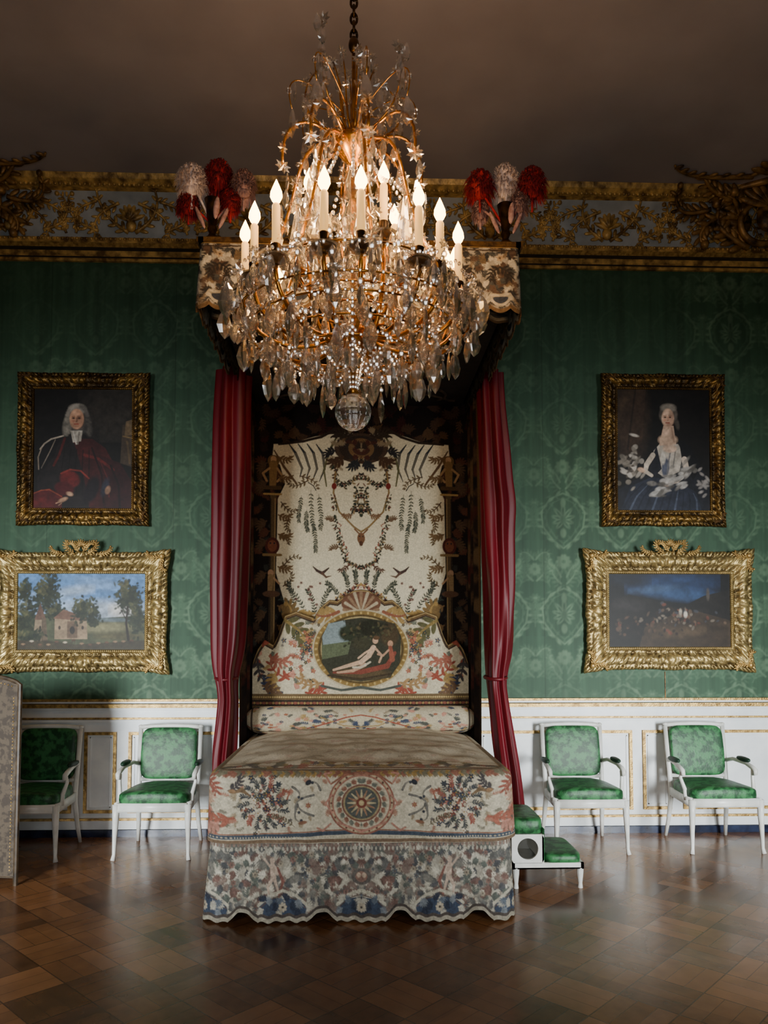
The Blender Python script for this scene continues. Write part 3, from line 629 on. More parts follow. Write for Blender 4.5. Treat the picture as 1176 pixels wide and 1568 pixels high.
cv.ell(137, 838, 11, 13, (74, 36, 30)); cv.ell(137, 838, 7, 9, (112, 66, 46)); cv.ell(134, 834, 1.4, 1.4, BK); cv.ell(140, 834, 1.4, 1.4, BK); cv.stroke([(124, 852), (150, 852)], 4, (120, 96, 60))
cv.ell(139, 880, 4.5, 5.5, (156, 122, 94)); cv.stroke([(139, 886), (140, 908)], [9, 7], (128, 104, 72)); cv.stroke([(134, 888), (126, 896)], 3, (156, 122, 90)); cv.ell(138, 912, 13, 5, (84, 60, 44))
for yy in (700, 730, 790, 820, 870, 930, 960): acan(cv, 128, yy, 2.6, 26, 2.4, 2.2, (104, 80, 52)); acan(cv, 146, yy+10, .4, 22, 2.4, 2.4, (76, 58, 42))
acan(cv, 112, 960, -1.9, 40, 1.8, 5, OC, (120, 96, 60)); acan(cv, 120, 985, -2.4, 30, -2, 5, (84, 64, 44)); acan(cv, 100, 940, 2.6, 30, 2, 3.4, OC)
Zp = 1.6+(984-Yp)/185.0
P = np.stack([BX+X/186.0, np.full_like(X, 6.36)+.01*np.sin(X*.09), Zp], -1)
grid_obj("embroidered_back_panel", P, cv.out(.03), M_tap, bed)

# --- headboard
nx, ny = 480, 290
u = np.linspace(-166, 166, nx); au = np.abs(u)
def top(a):
    return np.interp(a, [0, 12, 26, 36, 48, 62, 72, 84, 100, 116, 126, 134, 148, 158, 166], [904, 906, 915, 922, 920, 932, 948, 944, 938, 944, 974, 990, 982, 996, 1020])
T = top(au); v = np.linspace(0, 1, ny)
Yp = 1092+(T[None, :]-1092)*v[:, None]; X = np.tile(u, (ny, 1))
cv = Cv(np.abs(X), Yp, (194, 184, 156), .8)
scatter(cv, 60, 166, 940, 1060, 50, [RD, GR, OC, (70, 72, 74), PK, (130, 112, 90)], 13, 1.4, 31)
cv.stroke([(a, float(top(a))+3) for a in range(0, 167, 4)], 6, (104, 80, 50)); cv.stroke([(a, float(top(a))+6) for a in range(0, 167, 4)], 2.0, (60, 48, 42)); cv.stroke([(a, float(top(a))+1.5) for a in range(0, 167, 4)], 1.2, (170, 144, 96))
cv.ell(0, 925, 30, 18, (110, 74, 56))
for j in range(9):
    a = -PI/2+(j-4)*.38; cv.stroke([(0, 940), (math.cos(a)*26, 936+math.sin(a)*28)], [2, 5], (176, 162, 134) if j % 2 else (140, 112, 86))
acan(cv, 34, 938, .4, 50, -2.4, 5, (140, 84, 62), OC); acan(cv, 118, 950, 2.6, 60, -1.6, 5, (130, 110, 62), OL); acan(cv, 60, 1000, -1.2, 46, 2.4, 3.4, OC)
for i in range(56):
    r = random.Random(i); x, y = 92+r.gauss(0, 12), 1000+r.gauss(0, 17); flower(cv, x, y, r.uniform(2, 4.2), r.choice([(54, 62, 82), (160, 88, 74), (46, 54, 50), (196, 186, 162), (116, 58, 50), (84, 86, 80)]), OC, 5)
for i in range(26):
    r = random.Random(i+50); x, y = 72+r.gauss(0, 5), 975+r.gauss(0, 12); flower(cv, x, y, r.uniform(2, 3.2), r.choice([(54, 70, 60), (140, 72, 60), (48, 50, 54)]), OC, 5)
for (x, y, a, L_, t, c_) in ((110, 1040, -.4, 60, -3.2, RD), (158, 1010, 1.6, 54, 3, (60, 56, 58)), (140, 1005, 2.4, 40, 3, (150, 88, 72)), (120, 1060, -.2, 46, -3, BL), (60, 1045, .3, 50, -3.2, (150, 118, 78)), (84, 1060, 2.9, 40, 3, RD), (150, 990, -1.8, 24, 2, RD), (130, 1030, 1.0, 36, 3, OC), (150, 1050, 3.0, 40, -3, (106, 80, 60))):
    acan(cv, x, y, a, L_, t, 3.3, c_)
cv.ell(0, 994, 74, 60, (176, 164, 134)); cv.ell(0, 994, 72, 58, (132, 106, 58)); cv.ell(0, 994, 66, 53, (84, 68, 40)); cv.ell(0, 994, 62, 50, (160, 142, 98))
for i in range(40): a = i*PI/20; cv.ell(math.cos(a)*69, 994+math.sin(a)*55.5, 2, 1.5, (180, 154, 94), a)
c2 = Cv(X, Yp, (0, 0, 0), .9); c2.c = cv.c
m = [(-60, 975), (-50, 955), (-30, 950), (0, 946), (30, 950), (52, 955), (62, 975), (60, 1015), (45, 1038), (0, 1044), (-45, 1038), (-60, 1015)]
c2.poly(m, (52, 54, 44)); c2.poly([(-60, 975), (-50, 955), (-25, 950), (-18, 985), (-58, 990)], (124, 140, 142)); c2.poly([(-60, 988), (-15, 982), (-20, 1002), (-60, 1010)], (86, 96, 72))
c2.ell(-20, 970, 14, 12, (44, 52, 38), 0, 1, 4); c2.ell(14, 962, 22, 12, (36, 38, 30), 0, 1, 4); c2.ell(44, 972, 14, 18, (70, 58, 42), 0, 1, 5); c2.ell(0, 985, 14, 10, (58, 58, 44), 0, 1, 4); c2.ell(0, 1032, 45, 9, (84, 70, 50), 0, 1, 5)
r = random.Random(4)
for _ in range(90): c2.ell(r.uniform(-30, 50), r.gauss(966, 8), r.uniform(1.4, 3), r.uniform(1, 2), r.choice([(40, 46, 34), (70, 72, 50), (30, 32, 26), (88, 78, 54)]), r.uniform(0, 3), .8, 1.4)
c2.stroke([(-42, 1030), (0, 1029), (40, 1020), (52, 1000)], [3, 7, 8, 5], (124, 62, 52)); c2.stroke([(-42, 1026), (-22, 1020), (0, 1014)], [3.4, 5, 7], (190, 156, 128)); c2.stroke([(-36, 1030), (-12, 1027), (6, 1018)], [3, 4.5, 6], (176, 140, 114)); c2.stroke([(0, 1014), (12, 1004), (19, 992)], [7, 8, 8], (200, 168, 140)); c2.ell(22, 981, 4.4, 5.2, (188, 150, 122)); c2.ell(23.5, 977, 5, 3.2, (84, 62, 44)); c2.stroke([(16, 994), (6, 1000), (-4, 1008)], 3, (196, 162, 134)); c2.stroke([(23, 994), (32, 1004), (28, 1014)], 3.2, (186, 150, 122)); c2.ell(45, 986, 4.2, 5, (170, 130, 104)); c2.stroke([(45, 992), (48, 1010)], [6, 8], (140, 76, 60)); c2.stroke([(42, 996), (34, 1004), (26, 1002)], 3, (176, 136, 110)); c2.stroke([(-50, 1034), (0, 1040), (46, 1032)], 3, (60, 50, 38)); c2.stroke([(-12, 1022), (0, 1022), (14, 1014)], 3, (184, 174, 152))
cv.c = c2.c
cv.stroke([(0, 1052), (30, 1056), (60, 1050)], 4, (74, 80, 74)); cv.poly([(-1, 1062), (170, 1062), (170, 1095), (-1, 1095)], (104, 84, 56))
for i in range(50): cv.ell(2+i*3.4, 1067, 1.3, 1.3, (180, 154, 100))
cv.poly([(-1, 1071), (170, 1071), (170, 1080), (-1, 1080)], (50, 40, 36))
for i in range(18): cv.ell(4+i*9.6, 1076, 3.4, 2, (130, 74, 60)); cv.ell(9+i*9.6, 1076, 1.6, 1.8, OC)
cv.noise(.15, 3, 3, 9)
Zp = 1.6+(982-Yp)/189.0
puff = .05*np.sqrt(np.clip(1-(X/172)**2, 0, 1))*np.sqrt(np.clip(1-(2*v[:, None]-1)**4, 0, 1))+.015*np.exp(-((np.hypot(X/72, (Yp-994)/58)-1)/.12)**2)
P = np.stack([BX+X/190.0, 6.27-puff, Zp], -1)
grid_obj("headboard", P, cv.out(.12, gain=.95), M_tap, bed, solid=.02)
mb = MB(); mb.add(box(BX-.86, BX+.86, 6.24, 6.33, .3, 1.02)); mb.add(box(BX-.9, BX+.9, 6.37, 6.45, .0, 3.6)); mb.obj("bed_back_frame", [M_darkcloth], bed, False)

# --- bolster
nx, ny = 460, 170
s = np.linspace(-176, 176, nx); th = np.linspace(0, 2*PI, ny)
X = np.tile(s, (ny, 1)); Th = np.tile(th[:, None], (1, nx))
cv = Cv(np.abs(X), Th*36, IV2, .9)
scatter(cv, 0, 172, 60, 200, 100, [RD, (70, 74, 70), OC, PK, BL, (120, 104, 84)], 14, 1.6, 61)
cv.stroke([(0, 128), (22, 122), (48, 108), (80, 92)], 3.4, RD); cv.stroke([(0, 96), (26, 100), (60, 122)], 2.6, OC); cv.stroke([(0, 80), (176, 80)], 3, (90, 74, 56)); cv.stroke([(164, 0), (164, 226)], 3, (70, 60, 52))
for i in range(26): r = random.Random(i+90); flower(cv, r.uniform(20, 150), r.uniform(85, 135), 3.2, r.choice([RD, BL, PK, (70, 74, 70)]), OC)
R = .105*np.minimum(1, np.sqrt(np.clip(1-((np.abs(X)-150)/26).clip(0)**2, 0, 1)))+.001
P = np.stack([BX+X/194.0, 6.08+R*np.cos(Th)*.95, .985-R*np.sin(-Th+PI)*1.0], -1)
grid_obj("bolster_pillow", P, cv.out(.15), M_tap, bed)

# --- coverlet + skirt along a rounded perimeter
W = .875; YF = 4.46; YB = 6.2; RC = .10
def perim(sarr, w, yf, rc):
    s = np.abs(sarr); sg = np.sign(sarr); l1 = w-rc; l2 = l1+rc*PI/2
    x = np.where(s < l1, s, np.where(s < l2, l1+rc*np.sin(np.clip((s-l1)/rc, 0, PI/2)), w))
    y = np.where(s < l1, yf, np.where(s < l2, yf+rc*(1-np.cos(np.clip((s-l1)/rc, 0, PI/2))), yf+rc+(s-l2)))
    a = np.clip((s-l1)/rc, 0, PI/2); return x*sg, y, np.sin(a)*sg, -np.cos(a)
L2 = (W-RC)+RC*PI/2+(YB-YF-RC)
def fold(s):
    a = np.abs(s)*264; return np.where(a > 242, 484-a, a)
nx, ny = 1700, 110
S = np.linspace(-L2, L2, nx); v = np.linspace(0, 1, ny)
Sg = np.tile(S, (ny, 1)); V = np.tile(v[:, None], (1, nx))
fs = fold(S)
lobe = np.abs(((fs+59) % 118)-59)/59
hem = .006+.06*np.clip((lobe-.62)/.38, 0, 1)**.7+.012*np.sin(lobe*9)**2
Zs = .48*(1-V)+hem[None, :]*V
x, y, nx_, ny_ = perim(S, W, YF+.02, RC)
foldw = .010*np.sin(S*2*PI/.34)+.005*np.sin(S*2*PI/.13+1)
off = (V*(.03+foldw[None, :]))
P = np.stack([BX+x[None, :]+nx_[None, :]*off, y[None, :]+ny_[None, :]*off, Zs], -1)
py = 1405-Zs*264*.9
F = np.tile(fs, (ny, 1))
cv = Cv(F, py, (160, 153, 137), .9)
SK = [(120, 117, 109), (98, 98, 95), (188, 181, 162), (126, 106, 96), (90, 97, 90), (202, 195, 176), (76, 78, 82), (114, 84, 76)]
scatter(cv, 0, 244, 1285, 1400, 620, SK, 13, 1.8, 41)
for i in range(60):
    r = random.Random(i+400); flower(cv, r.uniform(0, 244), r.uniform(1296, 1368), r.uniform(2.4, 4.6), r.choice([(200, 191, 171), (134, 98, 88), (84, 90, 95), (150, 138, 118)]), (90, 76, 68), 6)
cv.stroke([(0, 1293), (244, 1293)], 5, (80, 68, 64))
for i in range(40): cv.ell(i*6.4, 1301, 2.3, 3.2, (136, 112, 100)); cv.ell(i*6.4+3, 1307, 1.4, 2.6, (184, 176, 158))
for xx in (118,):
    for (dx, c_) in ((16, (192, 166, 146)),):
        cv.ell(xx+dx, 1322, 3.6, 4.4, c_); cv.stroke([(xx+dx, 1328), (xx+dx-2, 1345)], [7, 8], c_); cv.stroke([(xx+dx-1, 1345), (xx+dx+6, 1356), (xx+dx+4, 1368)], [5, 4, 3], c_); cv.stroke([(xx+dx-3, 1345), (xx+dx-9, 1362)], [5, 3], c_); cv.stroke([(xx+dx+3, 1330), (xx+dx+12, 1320)], 3, c_); cv.stroke([(xx+dx-8, 1332), (xx+dx-16, 1350), (xx+dx-10, 1370)], [3, 5, 2.4], (132, 82, 72)); cv.stroke([(xx+dx-4, 1330), (xx+dx-8, 1340)], 3, c_)
cv.ell(0, 1344, 15, 11, (96, 89, 84)); cv.ell(0, 1344, 9, 7, (146, 106, 92)); cv.ell(4, 1342, 3.4, 3.4, (188, 162, 138))
for lc in (0, 118, 236):
    cv.ell(lc, 1386, 36 if lc else 34, 15, (50, 65, 88)); cv.stroke([(lc-36, 1380), (lc-20, 1368), (lc, 1362), (lc+20, 1368), (lc+36, 1380)], 4, (186, 179, 158)); cv.stroke([(lc-34, 1384), (lc-20, 1373), (lc, 1367), (lc+20, 1373), (lc+34, 1384)], 1.4, (88, 66, 60))
    for j in range(14): acan(cv, lc-30+j*4.5, 1380+7*math.sin(j*2), j, 12, 2, 1.7, random.choice([(172, 166, 150), (36, 46, 66), (112, 120, 128), (88, 100, 114)]))
    flower(cv, lc, 1384, 6, (176, 163, 140), (70, 63, 62), 8)
e = Cv(F, (V*100), (0, 0, 0), 1.2); e.c = cv.c
i = np.nonzero(e.y > 95)[0]; e.c[i] = lin((156, 148, 130)); i = np.nonzero((e.y > 91.5) & (e.y <= 95))[0]; e.c[i] = lin((74, 64, 60))
cv.c = e.c; cv.noise(.2, 5, 5, 3); cv.noise(.18, 2, 2, 13)
grid_obj("bed_skirt", P, cv.out(.22, (146, 142, 130)), M_tap, bed)
# coverlet drop
nx, ny = 1700, 140
S = np.linspace(-L2, L2, nx); v = np.linspace(0, 1, ny); fs = fold(S)
x, y, nx_, ny_ = perim(S, W-.05, YF+.05, RC)
ZT = .855
vv = v[:, None]; sh = np.clip(vv/.22, 0, 1); dn = np.clip((vv-.22)/.78, 0, 1)
off = .065*np.sin(sh*PI/2)+dn*(.012+.006*np.sin(S*2*PI/.41)[None, :]+.004*np.sin(S*2*PI/.17)[None, :])
zz = ZT-.065*(1-np.cos(sh*PI/2))-dn*(ZT-.065-.455)+0*S[None, :]
P = np.stack([BX+x[None, :]+nx_[None, :]*off, y[None, :]+ny_[None, :]*off, zz], -1)
py = 1180+vv*(1292-1180)+0*S[None, :]; F = np.tile(fs, (ny, 1))
cv = Cv(F, py, (196, 187, 164), .9)
cv.poly([(0, 1180), (246, 1180), (246, 1187), (0, 1187)], (128, 112, 92))
for i in range(66): acan(cv, i*4, 1191, .2 if i % 2 else -.4, 8, 1.8, 1.6, random.choice([(138, 92, 76), (116, 110, 90), OC]))
scatter(cv, 100, 244, 1200, 1270, 36, [(152, 136, 110), (164, 114, 96), (116, 112, 98)], 12, 1.3, 143)
scatter(cv, 50, 110, 1200, 1270, 10, [(152, 136, 110), (164, 122, 102)], 12, 1.2, 144)
cv.stroke([(0, 1276), (60, 1278), (110, 1281), (246, 1284)], 6, (68, 80, 94)); cv.stroke([(0, 1272), (60, 1274), (110, 1277), (246, 1280)], 1.6, (138, 86, 68)); cv.stroke([(0, 1288), (246, 1290)], 5, (124, 102, 82))
for i in range(60): cv.ell(i*4.2, 1283.5, 1.1, 1.1, (180, 170, 146))
PK2 = (178, 128, 112); RD2 = (148, 88, 76)
for (x_, y_, a, L_, t, w_, c_) in ((238, 1215, 2.2, 60, -3, 4.6, PK2), (240, 1240, 1.8, 60, 3, 4.6, (160, 100, 86)), (222, 1265, -.4, 40, -3, 4, PK2), (232, 1200, 2.9, 40, -2.6, 3.4, RD2), (214, 1222, .6, 30, 2, 3.2, (160, 130, 100)), (225, 1250, 2.6, 34, -2.5, 3.4, (116, 94, 82)), (192, 1255, .3, 46, -3, 3.6, (160, 96, 80)), (196, 1215, -2.6, 30, 2, 2.6, (76, 72, 74)), (205, 1262, .9, 30, -2.6, 3, PK2), (236, 1228, 2.8, 30, 2.6, 3, (188, 154, 132))):
    acan(cv, x_, y_, a, L_, t, w_, c_)
for i in range(110):
    r = random.Random(i+200); x_, y_ = 146+r.gauss(0, 13), 1234+r.gauss(0, 18); flower(cv, x_, y_, r.uniform(2, 4.6), r.choice([(46, 56, 80), (164, 98, 90), (64, 71, 77), (204, 192, 172), (118, 60, 58), (72, 78, 66), (42, 48, 64)]), OC, 5)
for i in range(16): a = i*PI/8; sprig(cv, 146+18*math.cos(a), 1234+20*math.sin(a), a, 20, .8, random.choice([(60, 66, 72), (146, 82, 72)]), 6, .8, 2.1)
cv.stroke([(168, 1222), (180, 1214), (192, 1218)], [2, 7, 3], (120, 98, 74)); cv.ell(193, 1216, 3.6, 3, (146, 114, 84))
for (x_, y_, a, L_, t) in ((72, 1222, .2, 50, 3.2), (72, 1252, -.3, 46, -3.2), (96, 1236, 1.2, 34, 3), (62, 1215, -1.2, 20, 2), (104, 1210, 2.6, 22, -2)):
    p = curl(x_, y_, a, L_, t, 14); cv.stroke(p, taper(len(p), 3.2), (64, 68, 76)); cv.stroke(p, .8, (150, 144, 130)); cv.ell(*p[-1], 2.2, 2.2, (64, 68, 76))
cv.ell(80, 1204, 5, 3.4, (48, 52, 60), .5); cv.ell(88, 1262, 7, 2.6, (130, 92, 72), .2); cv.stroke([(118, 1214), (108, 1218), (112, 1228)], 2, (146, 86, 70)); sprig(cv, 100, 1268, -.6, 40, .5, (92, 84, 68), 9, .8, 2.2); flower(cv, 80, 1237, 4, (150, 96, 80), OC)
for (r1, r2, c_) in ((50, 46, (144, 92, 78)), (47.5, 43.5, (182, 165, 134)), (44.5, 40.5, (160, 110, 94)), (42, 38, (194, 183, 158)), (30, 27.5, (126, 84, 72)), (27.5, 25, (158, 142, 106)), (25, 23, (84, 88, 84))): cv.ell(0, 1234, r1, r2, c_)
for j in range(24):
    a = j*PI/12; cv.ell(math.cos(a)*45.5, 1234+math.sin(a)*41.7, 1.6, 1.6, (108, 72, 62)); acan(cv, math.cos(a)*31, 1234+math.sin(a)*28.5, a+.5, 8, 1.5, 1.2, (138, 92, 76) if j % 2 else (104, 108, 98))
for j in range(16):
    a = j*PI/8; cv.stroke([(math.cos(a)*8, 1234+math.sin(a)*7), (math.cos(a)*21, 1234+math.sin(a)*19)], [4, 1.6], (158, 120, 94) if j % 2 else (184, 170, 134))
cv.ell(0, 1234, 8, 7.5, (122, 68, 58)); cv.ell(0, 1234, 4, 4, (186, 166, 124))
cv.stroke([(48, 1204), (56, 1192), (46, 1190)], 3, PK2); cv.stroke([(46, 1264), (58, 1274), (66, 1270)], 3, PK2); cv.stroke([(0, 1192), (26, 1194), (46, 1206)], 2.6, (146, 96, 78)); cv.stroke([(44, 1222), (54, 1234), (44, 1248)], 3, PK2); cv.stroke([(36, 1262), (0, 1276)], 3, PK2)
cv.noise(.16, 4, 4, 3); cv.noise(.12, 2, 2, 14)
grid_obj("coverlet_drop", P, cv.out(.1), M_tap, bed, solid=.006)
# coverlet top
nx, ny = 420, 360
U, Vv = np.meshgrid(np.linspace(-1, 1, nx), np.linspace(0, 1, ny))
yy = YF+.05+Vv*(YB-.08-YF-.05); dy = yy-(YF+.05); w = W-.05
hw = np.where(dy < RC, w-RC+np.sqrt(np.clip(RC**2-(RC-dy)**2, 0, 1)), w)
X = U*hw; crown = .05*(1-np.abs(U)**3.5)*np.clip(dy/.5, 0, 1)**.6+.02*np.clip(dy, 0, 1)*(1-U**4)
ru = .004*np.sin(X*9+yy*5)+.003*np.sin(X*21-yy*13)+.003*np.sin(yy*25+2*X)+.012*(vnoise(X*7+20, yy*7)-.5)
Z = ZT+crown+ru*np.clip((1-np.abs(U))*6, 0, 1)*np.clip(dy*8, 0, 1)
cv = Cv(np.abs(X)*264, dy*264, (206, 195, 172), 1.2)
scatter(cv, 0, 215, 20, 440, 160, [(190, 177, 154), (212, 201, 180), (180, 167, 144), (194, 170, 150)], 24, 2.2, 71)
cv.stroke([(0, 5), (215, 5)], 6, (134, 108, 88)); cv.stroke([(0, 14), (60, 12), (215, 26)], 4, (156, 130, 104))
for i in range(50): acan(cv, i*4.4, 22+8*math.sin(i*.5), i*.7, 16, 2.4, 2.2, random.choice([(156, 106, 90), (130, 126, 108), (158, 136, 96), (112, 103, 98)]))
cv.stroke([(0, 40), (40, 34), (90, 46), (150, 38), (215, 50)], 3, (164, 144, 112))
cv.noise(.1, 30, 30, 6)
P = np.stack([BX+X, yy, Z], -1)
grid_obj("coverlet_top", P, cv.out(.08), M_tap, bed)
mb = MB(); mb.add(box(BX-.78, BX+.78, 4.6, 6.24, .12, .8)); mb.obj("mattress_base", [M_darkcloth], bed, False)

# --- canopy
CW = .945; CY0 = 4.44; CY1 = 6.44
def valance(name, off_in, z0, z1, seedc, dark=1.0, parent=bed):
    Lc = (CW-off_in-.03)+.03*PI/2+(CY1-CY0-off_in-.03)
    nx, ny = 1400, 110
    S = np.linspace(-Lc, Lc, nx); v = np.linspace(0, 1, ny)[:, None]
    x, y, n1, n2 = perim(S, CW-off_in, CY0+off_in, .03)
    a = np.abs(S)*262
    lob = np.abs(((a+0) % 62)-31)/31
    hem = z0+.03*(1-np.abs(lob-.5)*2)**2+.02*(lob > .9)
    zz = z1*(1-v)+hem[None, :]*v
    off = v*(.02+.006*np.sin(S*2*PI/.2))[None, :]
    P = np.stack([BX-.01+x[None, :]+n1*off, y[None, :]+n2*off, zz], -1)
    F = np.tile(a, (ny, 1)); py = v*120+0*F
    cv = Cv(F, py, (158, 150, 134), .9)
    fmax = a.max()
    scatter(cv, 0, 260, 6, 112, 380, [(56, 50, 44), (50, 50, 50), (112, 92, 66), (190, 182, 160), (86, 66, 52), (70, 70, 66)], 15, 2.0, seedc)
    scatter(cv, 260, fmax, 6, 112, 260, [(66, 58, 50), (112, 92, 68), (176, 166, 142)], 18, 2.6, seedc+1)
    for k in range(12):
        cx = 31+62*k; acan(cv, cx, 40, .6, 40, 2.8, 3, (50, 44, 40)); acan(cv, cx, 40, 2.5, 40, -2.8, 3, (50, 44, 40)); cv.ell(cx, 98, 20, 11, (176, 166, 142)); cv.ell(cx, 98, 12, 6, (52, 58, 68)); flower(cv, cx, 24, 6, (172, 146, 112), BR)
    cv.poly([(-1, -1), (fmax+1, -1), (fmax+1, 6), (-1, 6)], (132, 104, 58)); cv.poly([(-1, 9), (fmax+1, 9), (fmax+1, 12), (-1, 12)], (64, 50, 40))
    cv.poly([(-1, 113), (fmax+1, 113), (fmax+1, 121), (-1, 121)], (104, 80, 52)); cv.noise(.25, 4, 4, 3)
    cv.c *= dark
    grid_obj(name, P, cv.out(.08), M_tap, parent, solid=.006)
valance("canopy_valance", 0, 3.535, 3.96, 81, 1.05)
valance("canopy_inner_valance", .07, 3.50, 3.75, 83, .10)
mb = MB(); mb.add(box(BX-CW-.0, BX+CW-.02, CY0+.01, CY1, 3.935, 3.965), 0); mb.add(box(BX-CW-.02, BX+CW, CY0-.012, CY0+.03, 3.945, 3.975), 1)
mb.add(box(BX-CW-.03, BX-CW+.01, CY0-.012, CY1, 3.945, 3.975), 1); mb.add(box(BX+CW-.03, BX+CW+.01, CY0-.012, CY1, 3.945, 3.975), 1)
mb.add(box(BX-CW+.08, BX+CW-.1, CY0+.1, CY1-.02, 3.58, 3.62), 0); mb.obj("canopy_tester", [M_darkcloth, M_goldd], bed, False)
mb = MB()
for sg in (-1, 1):
    for k in range(5):
        p = curl(BX+sg*.1*k, 5.0+.25*k, .4 if sg > 0 else PI-.4, .7, sg*2.4, 14); mb.add(tube([(np.clip(q[0], -.8, .82), min(max(q[1], 4.6), 6.2), 3.575) for q in p], .012, 5), 0)
mb.obj("tester_embroidery", [noise_mat("tester_gold_thread", (40, 28, 18), (76, 56, 34), 30, .8)], bed)
for sg in (-1, 1):
    ny, nx = 240, 60
    U, V = np.meshgrid(np.linspace(0, 1, nx), np.linspace(.5, 3.58, ny))
    yy = 5.9+U*.5; xx = BX+sg*(.905+.02*np.sin(U*20+V*.5)-.0*U)
    cv = Cv(U*50, V*100, (36, 28, 24), 1.5)
    scatter(cv, 0, 50, 50, 358, 110, [(76, 58, 42), (26, 22, 22), (92, 74, 52), (66, 34, 28)], 16, 2.2, 91); cv.stroke([(2, 50), (2, 358)], 3, (100, 78, 48))
    grid_obj("inner_drape", np.stack([xx, yy, V], -1), cv.out(), M_tap, bed, solid=.006)
def curtain(name, prof, ycen, dep, seed):
    nz = 170; nt = 240
    zz = np.array([p[0] for p in prof])[::-1]; xc = np.array([p[1] for p in prof])[::-1]; hw = np.array([p[2] for p in prof])[::-1]
    Z = np.linspace(zz[0], zz[-1], nz); k = np.ones(9)/9
    def sm(a):
        a = np.interp(Z, zz, a); b = np.pad(a, 4, mode='edge'); return np.convolve(b, k, 'valid')
    C = sm(xc); H = sm(hw)
    t = np.linspace(0, 2*PI, nt)
    T, ZZ = np.meshgrid(t, Z)
    tight = np.clip((.13-H)/.07, 0, 1)[:, None]
    f = 1+(.15+.05*tight)*np.sin(6*T+1.3*np.sin(ZZ*1.5+seed)+seed)+(.03+.05*tight)*np.sin(11*T+1.8*np.sin(ZZ*2.1)+1)+.05*np.sin(3*T+ZZ*2.6+seed)+.03*np.sin(ZZ*9+2*T)*tight+.02*np.sin(ZZ*5+T)
    X = C[:, None]+H[:, None]*np.cos(T)*f; Y = ycen+dep*(.5+.6*H/.12)[:, None]*np.sin(T)*f
    grid_obj(name, np.stack([X, Y, ZZ], -1), np.ones((nz, nt, 3)), M_red, bed)
curtain("red_curtain_1", [(3.62, -.93, .115), (3.3, -.945, .118), (2.69, -.958, .125), (2.0, -.965, .122), (1.6, -.965, .11), (1.42, -.972, .09), (1.32, -.975, .068), (1.22, -.955, .062), (1.0, -.965, .068), (.75, -.985, .075), (.62, -.99, .07), (.02, -.985, .062)], 5.7, .13, 1)
curtain("red_curtain_2", [(3.62, 1.0, .09), (3.3, 1.01, .092), (2.75, 1.03, .108), (2.65, 1.04, .118), (2.4, 1.035, .106), (2.0, 1.045, .104), (1.6, 1.04, .09), (1.42, 1.03, .078), (1.34, 1.015, .062), (1.2, 1.03, .062), (.9, 1.07, .07), (.62, 1.11, .076), (.3, 1.13, .085), (.02, 1.13, .09)], 5.72, .13, 3)
mb = MB()
for cx in (-.975, 1.015):
    mb.add(tube([(cx+.078*math.cos(t), 5.71+.11*math.sin(t), 1.33+.01*math.sin(t)) for t in np.linspace(0, 2*PI, 24)], .013, 8), 0)
mb.obj("curtain_tiebacks", [M_red], bed)

# --- plumes
def plume(mb, c, r, h, m, seed):
    rr = random.Random(seed)
    mb.add(sell((c[0], c[1], c[2]), (r*.62, r*.62, h*.62), 1, 14, 10), m)
    for i in range(600):
        a = rr.uniform(0, 2*PI); ph = rr.uniform(-.9, 1.45); d = np.array([math.cos(a)*math.cos(ph), math.sin(a)*math.cos(ph), math.sin(ph)])
        p0 = np.array(c)+d*np.array([r*.5, r*.5, h*.5]); L_ = r*rr.uniform(.4, .65); dr = -.9
        p1 = p0+d*L_*.6+np.array([0, 0, .2*L_]); p2 = p1+(d*.5+np.array([0, 0, dr]))*L_*.7
        side = np.cross(d, [0, 0, 1.0]); side /= np.linalg.norm(side)+1e-6; w = .0035
        v = [p0-side*w, p0+side*w, p1-side*w*1.3, p1+side*w*1.3, p2-side*w*.4, p2+side*w*.4]; mb.add((v, [(0, 1, 3, 2), (2, 3, 5, 4)]), m)
    mb.add(tube([(c[0], c[1], c[2]-h*.5), (c[0], c[1], c[2]-h*1.3)], .008, 5), m)
for vx, lst in ((-.885, [(-1.01, 4.36, .10, .13, 1), (-.86, 4.42, .10, .13, 0), (-.70, 4.34, .085, .12, 2), (-1.04, 4.24, .08, .09, 0), (-.78, 4.24, .07, .1, 0)]),
                (.885, [(.73, 4.36, .10, .12, 0), (.895, 4.42, .10, .15, 1), (1.05, 4.38, .10, .13, 0), (.74, 4.24, .06, .09, 2), (.97, 4.26, .07, .09, 2)])):
    mb = MB()
    for i, (x, z, r, h, m) in enumerate(lst): plume(mb, (x, 4.52+.05*(i % 2), z), r, h, m, i+int(vx*10)+20)
    for (x, z, r, h, m) in lst: mb.add(tube([(vx, 4.52, 4.1), ((x+vx)/2, 4.52, (z+4.1)/2), (x, 4.54, z)], .008, 5), m)
    mb.add(lathe([(.05, 3.97), (.055, 4.0), (.03, 4.02), (.018, 4.04), (.03, 4.07), (.022, 4.09), (.034, 4.14), (.04, 4.2), (.05, 4.25), (.042, 4.255), (.03, 4.2)], 16, (vx, 4.52)), 3)
    mb.add(sell((vx-.07, 4.5, 4.13), (.014, .014, .075), 1, 8, 6, rotm('y', -.4)), 4); mb.add(sell((vx+.07, 4.5, 4.13), (.014, .014, .075), 1, 8, 6, rotm('y', .4)), 4)
    mb.add(sell((vx+.03, 4.48, 4.18), (.02, .016, .07), 1, 8, 6, rotm('y', .1)), 2)
    o = mb.obj("plume_finial_"+("1" if vx < 0 else "2"), [M_featr, M_featw, M_featp, M_brassd, M_featp], bed)

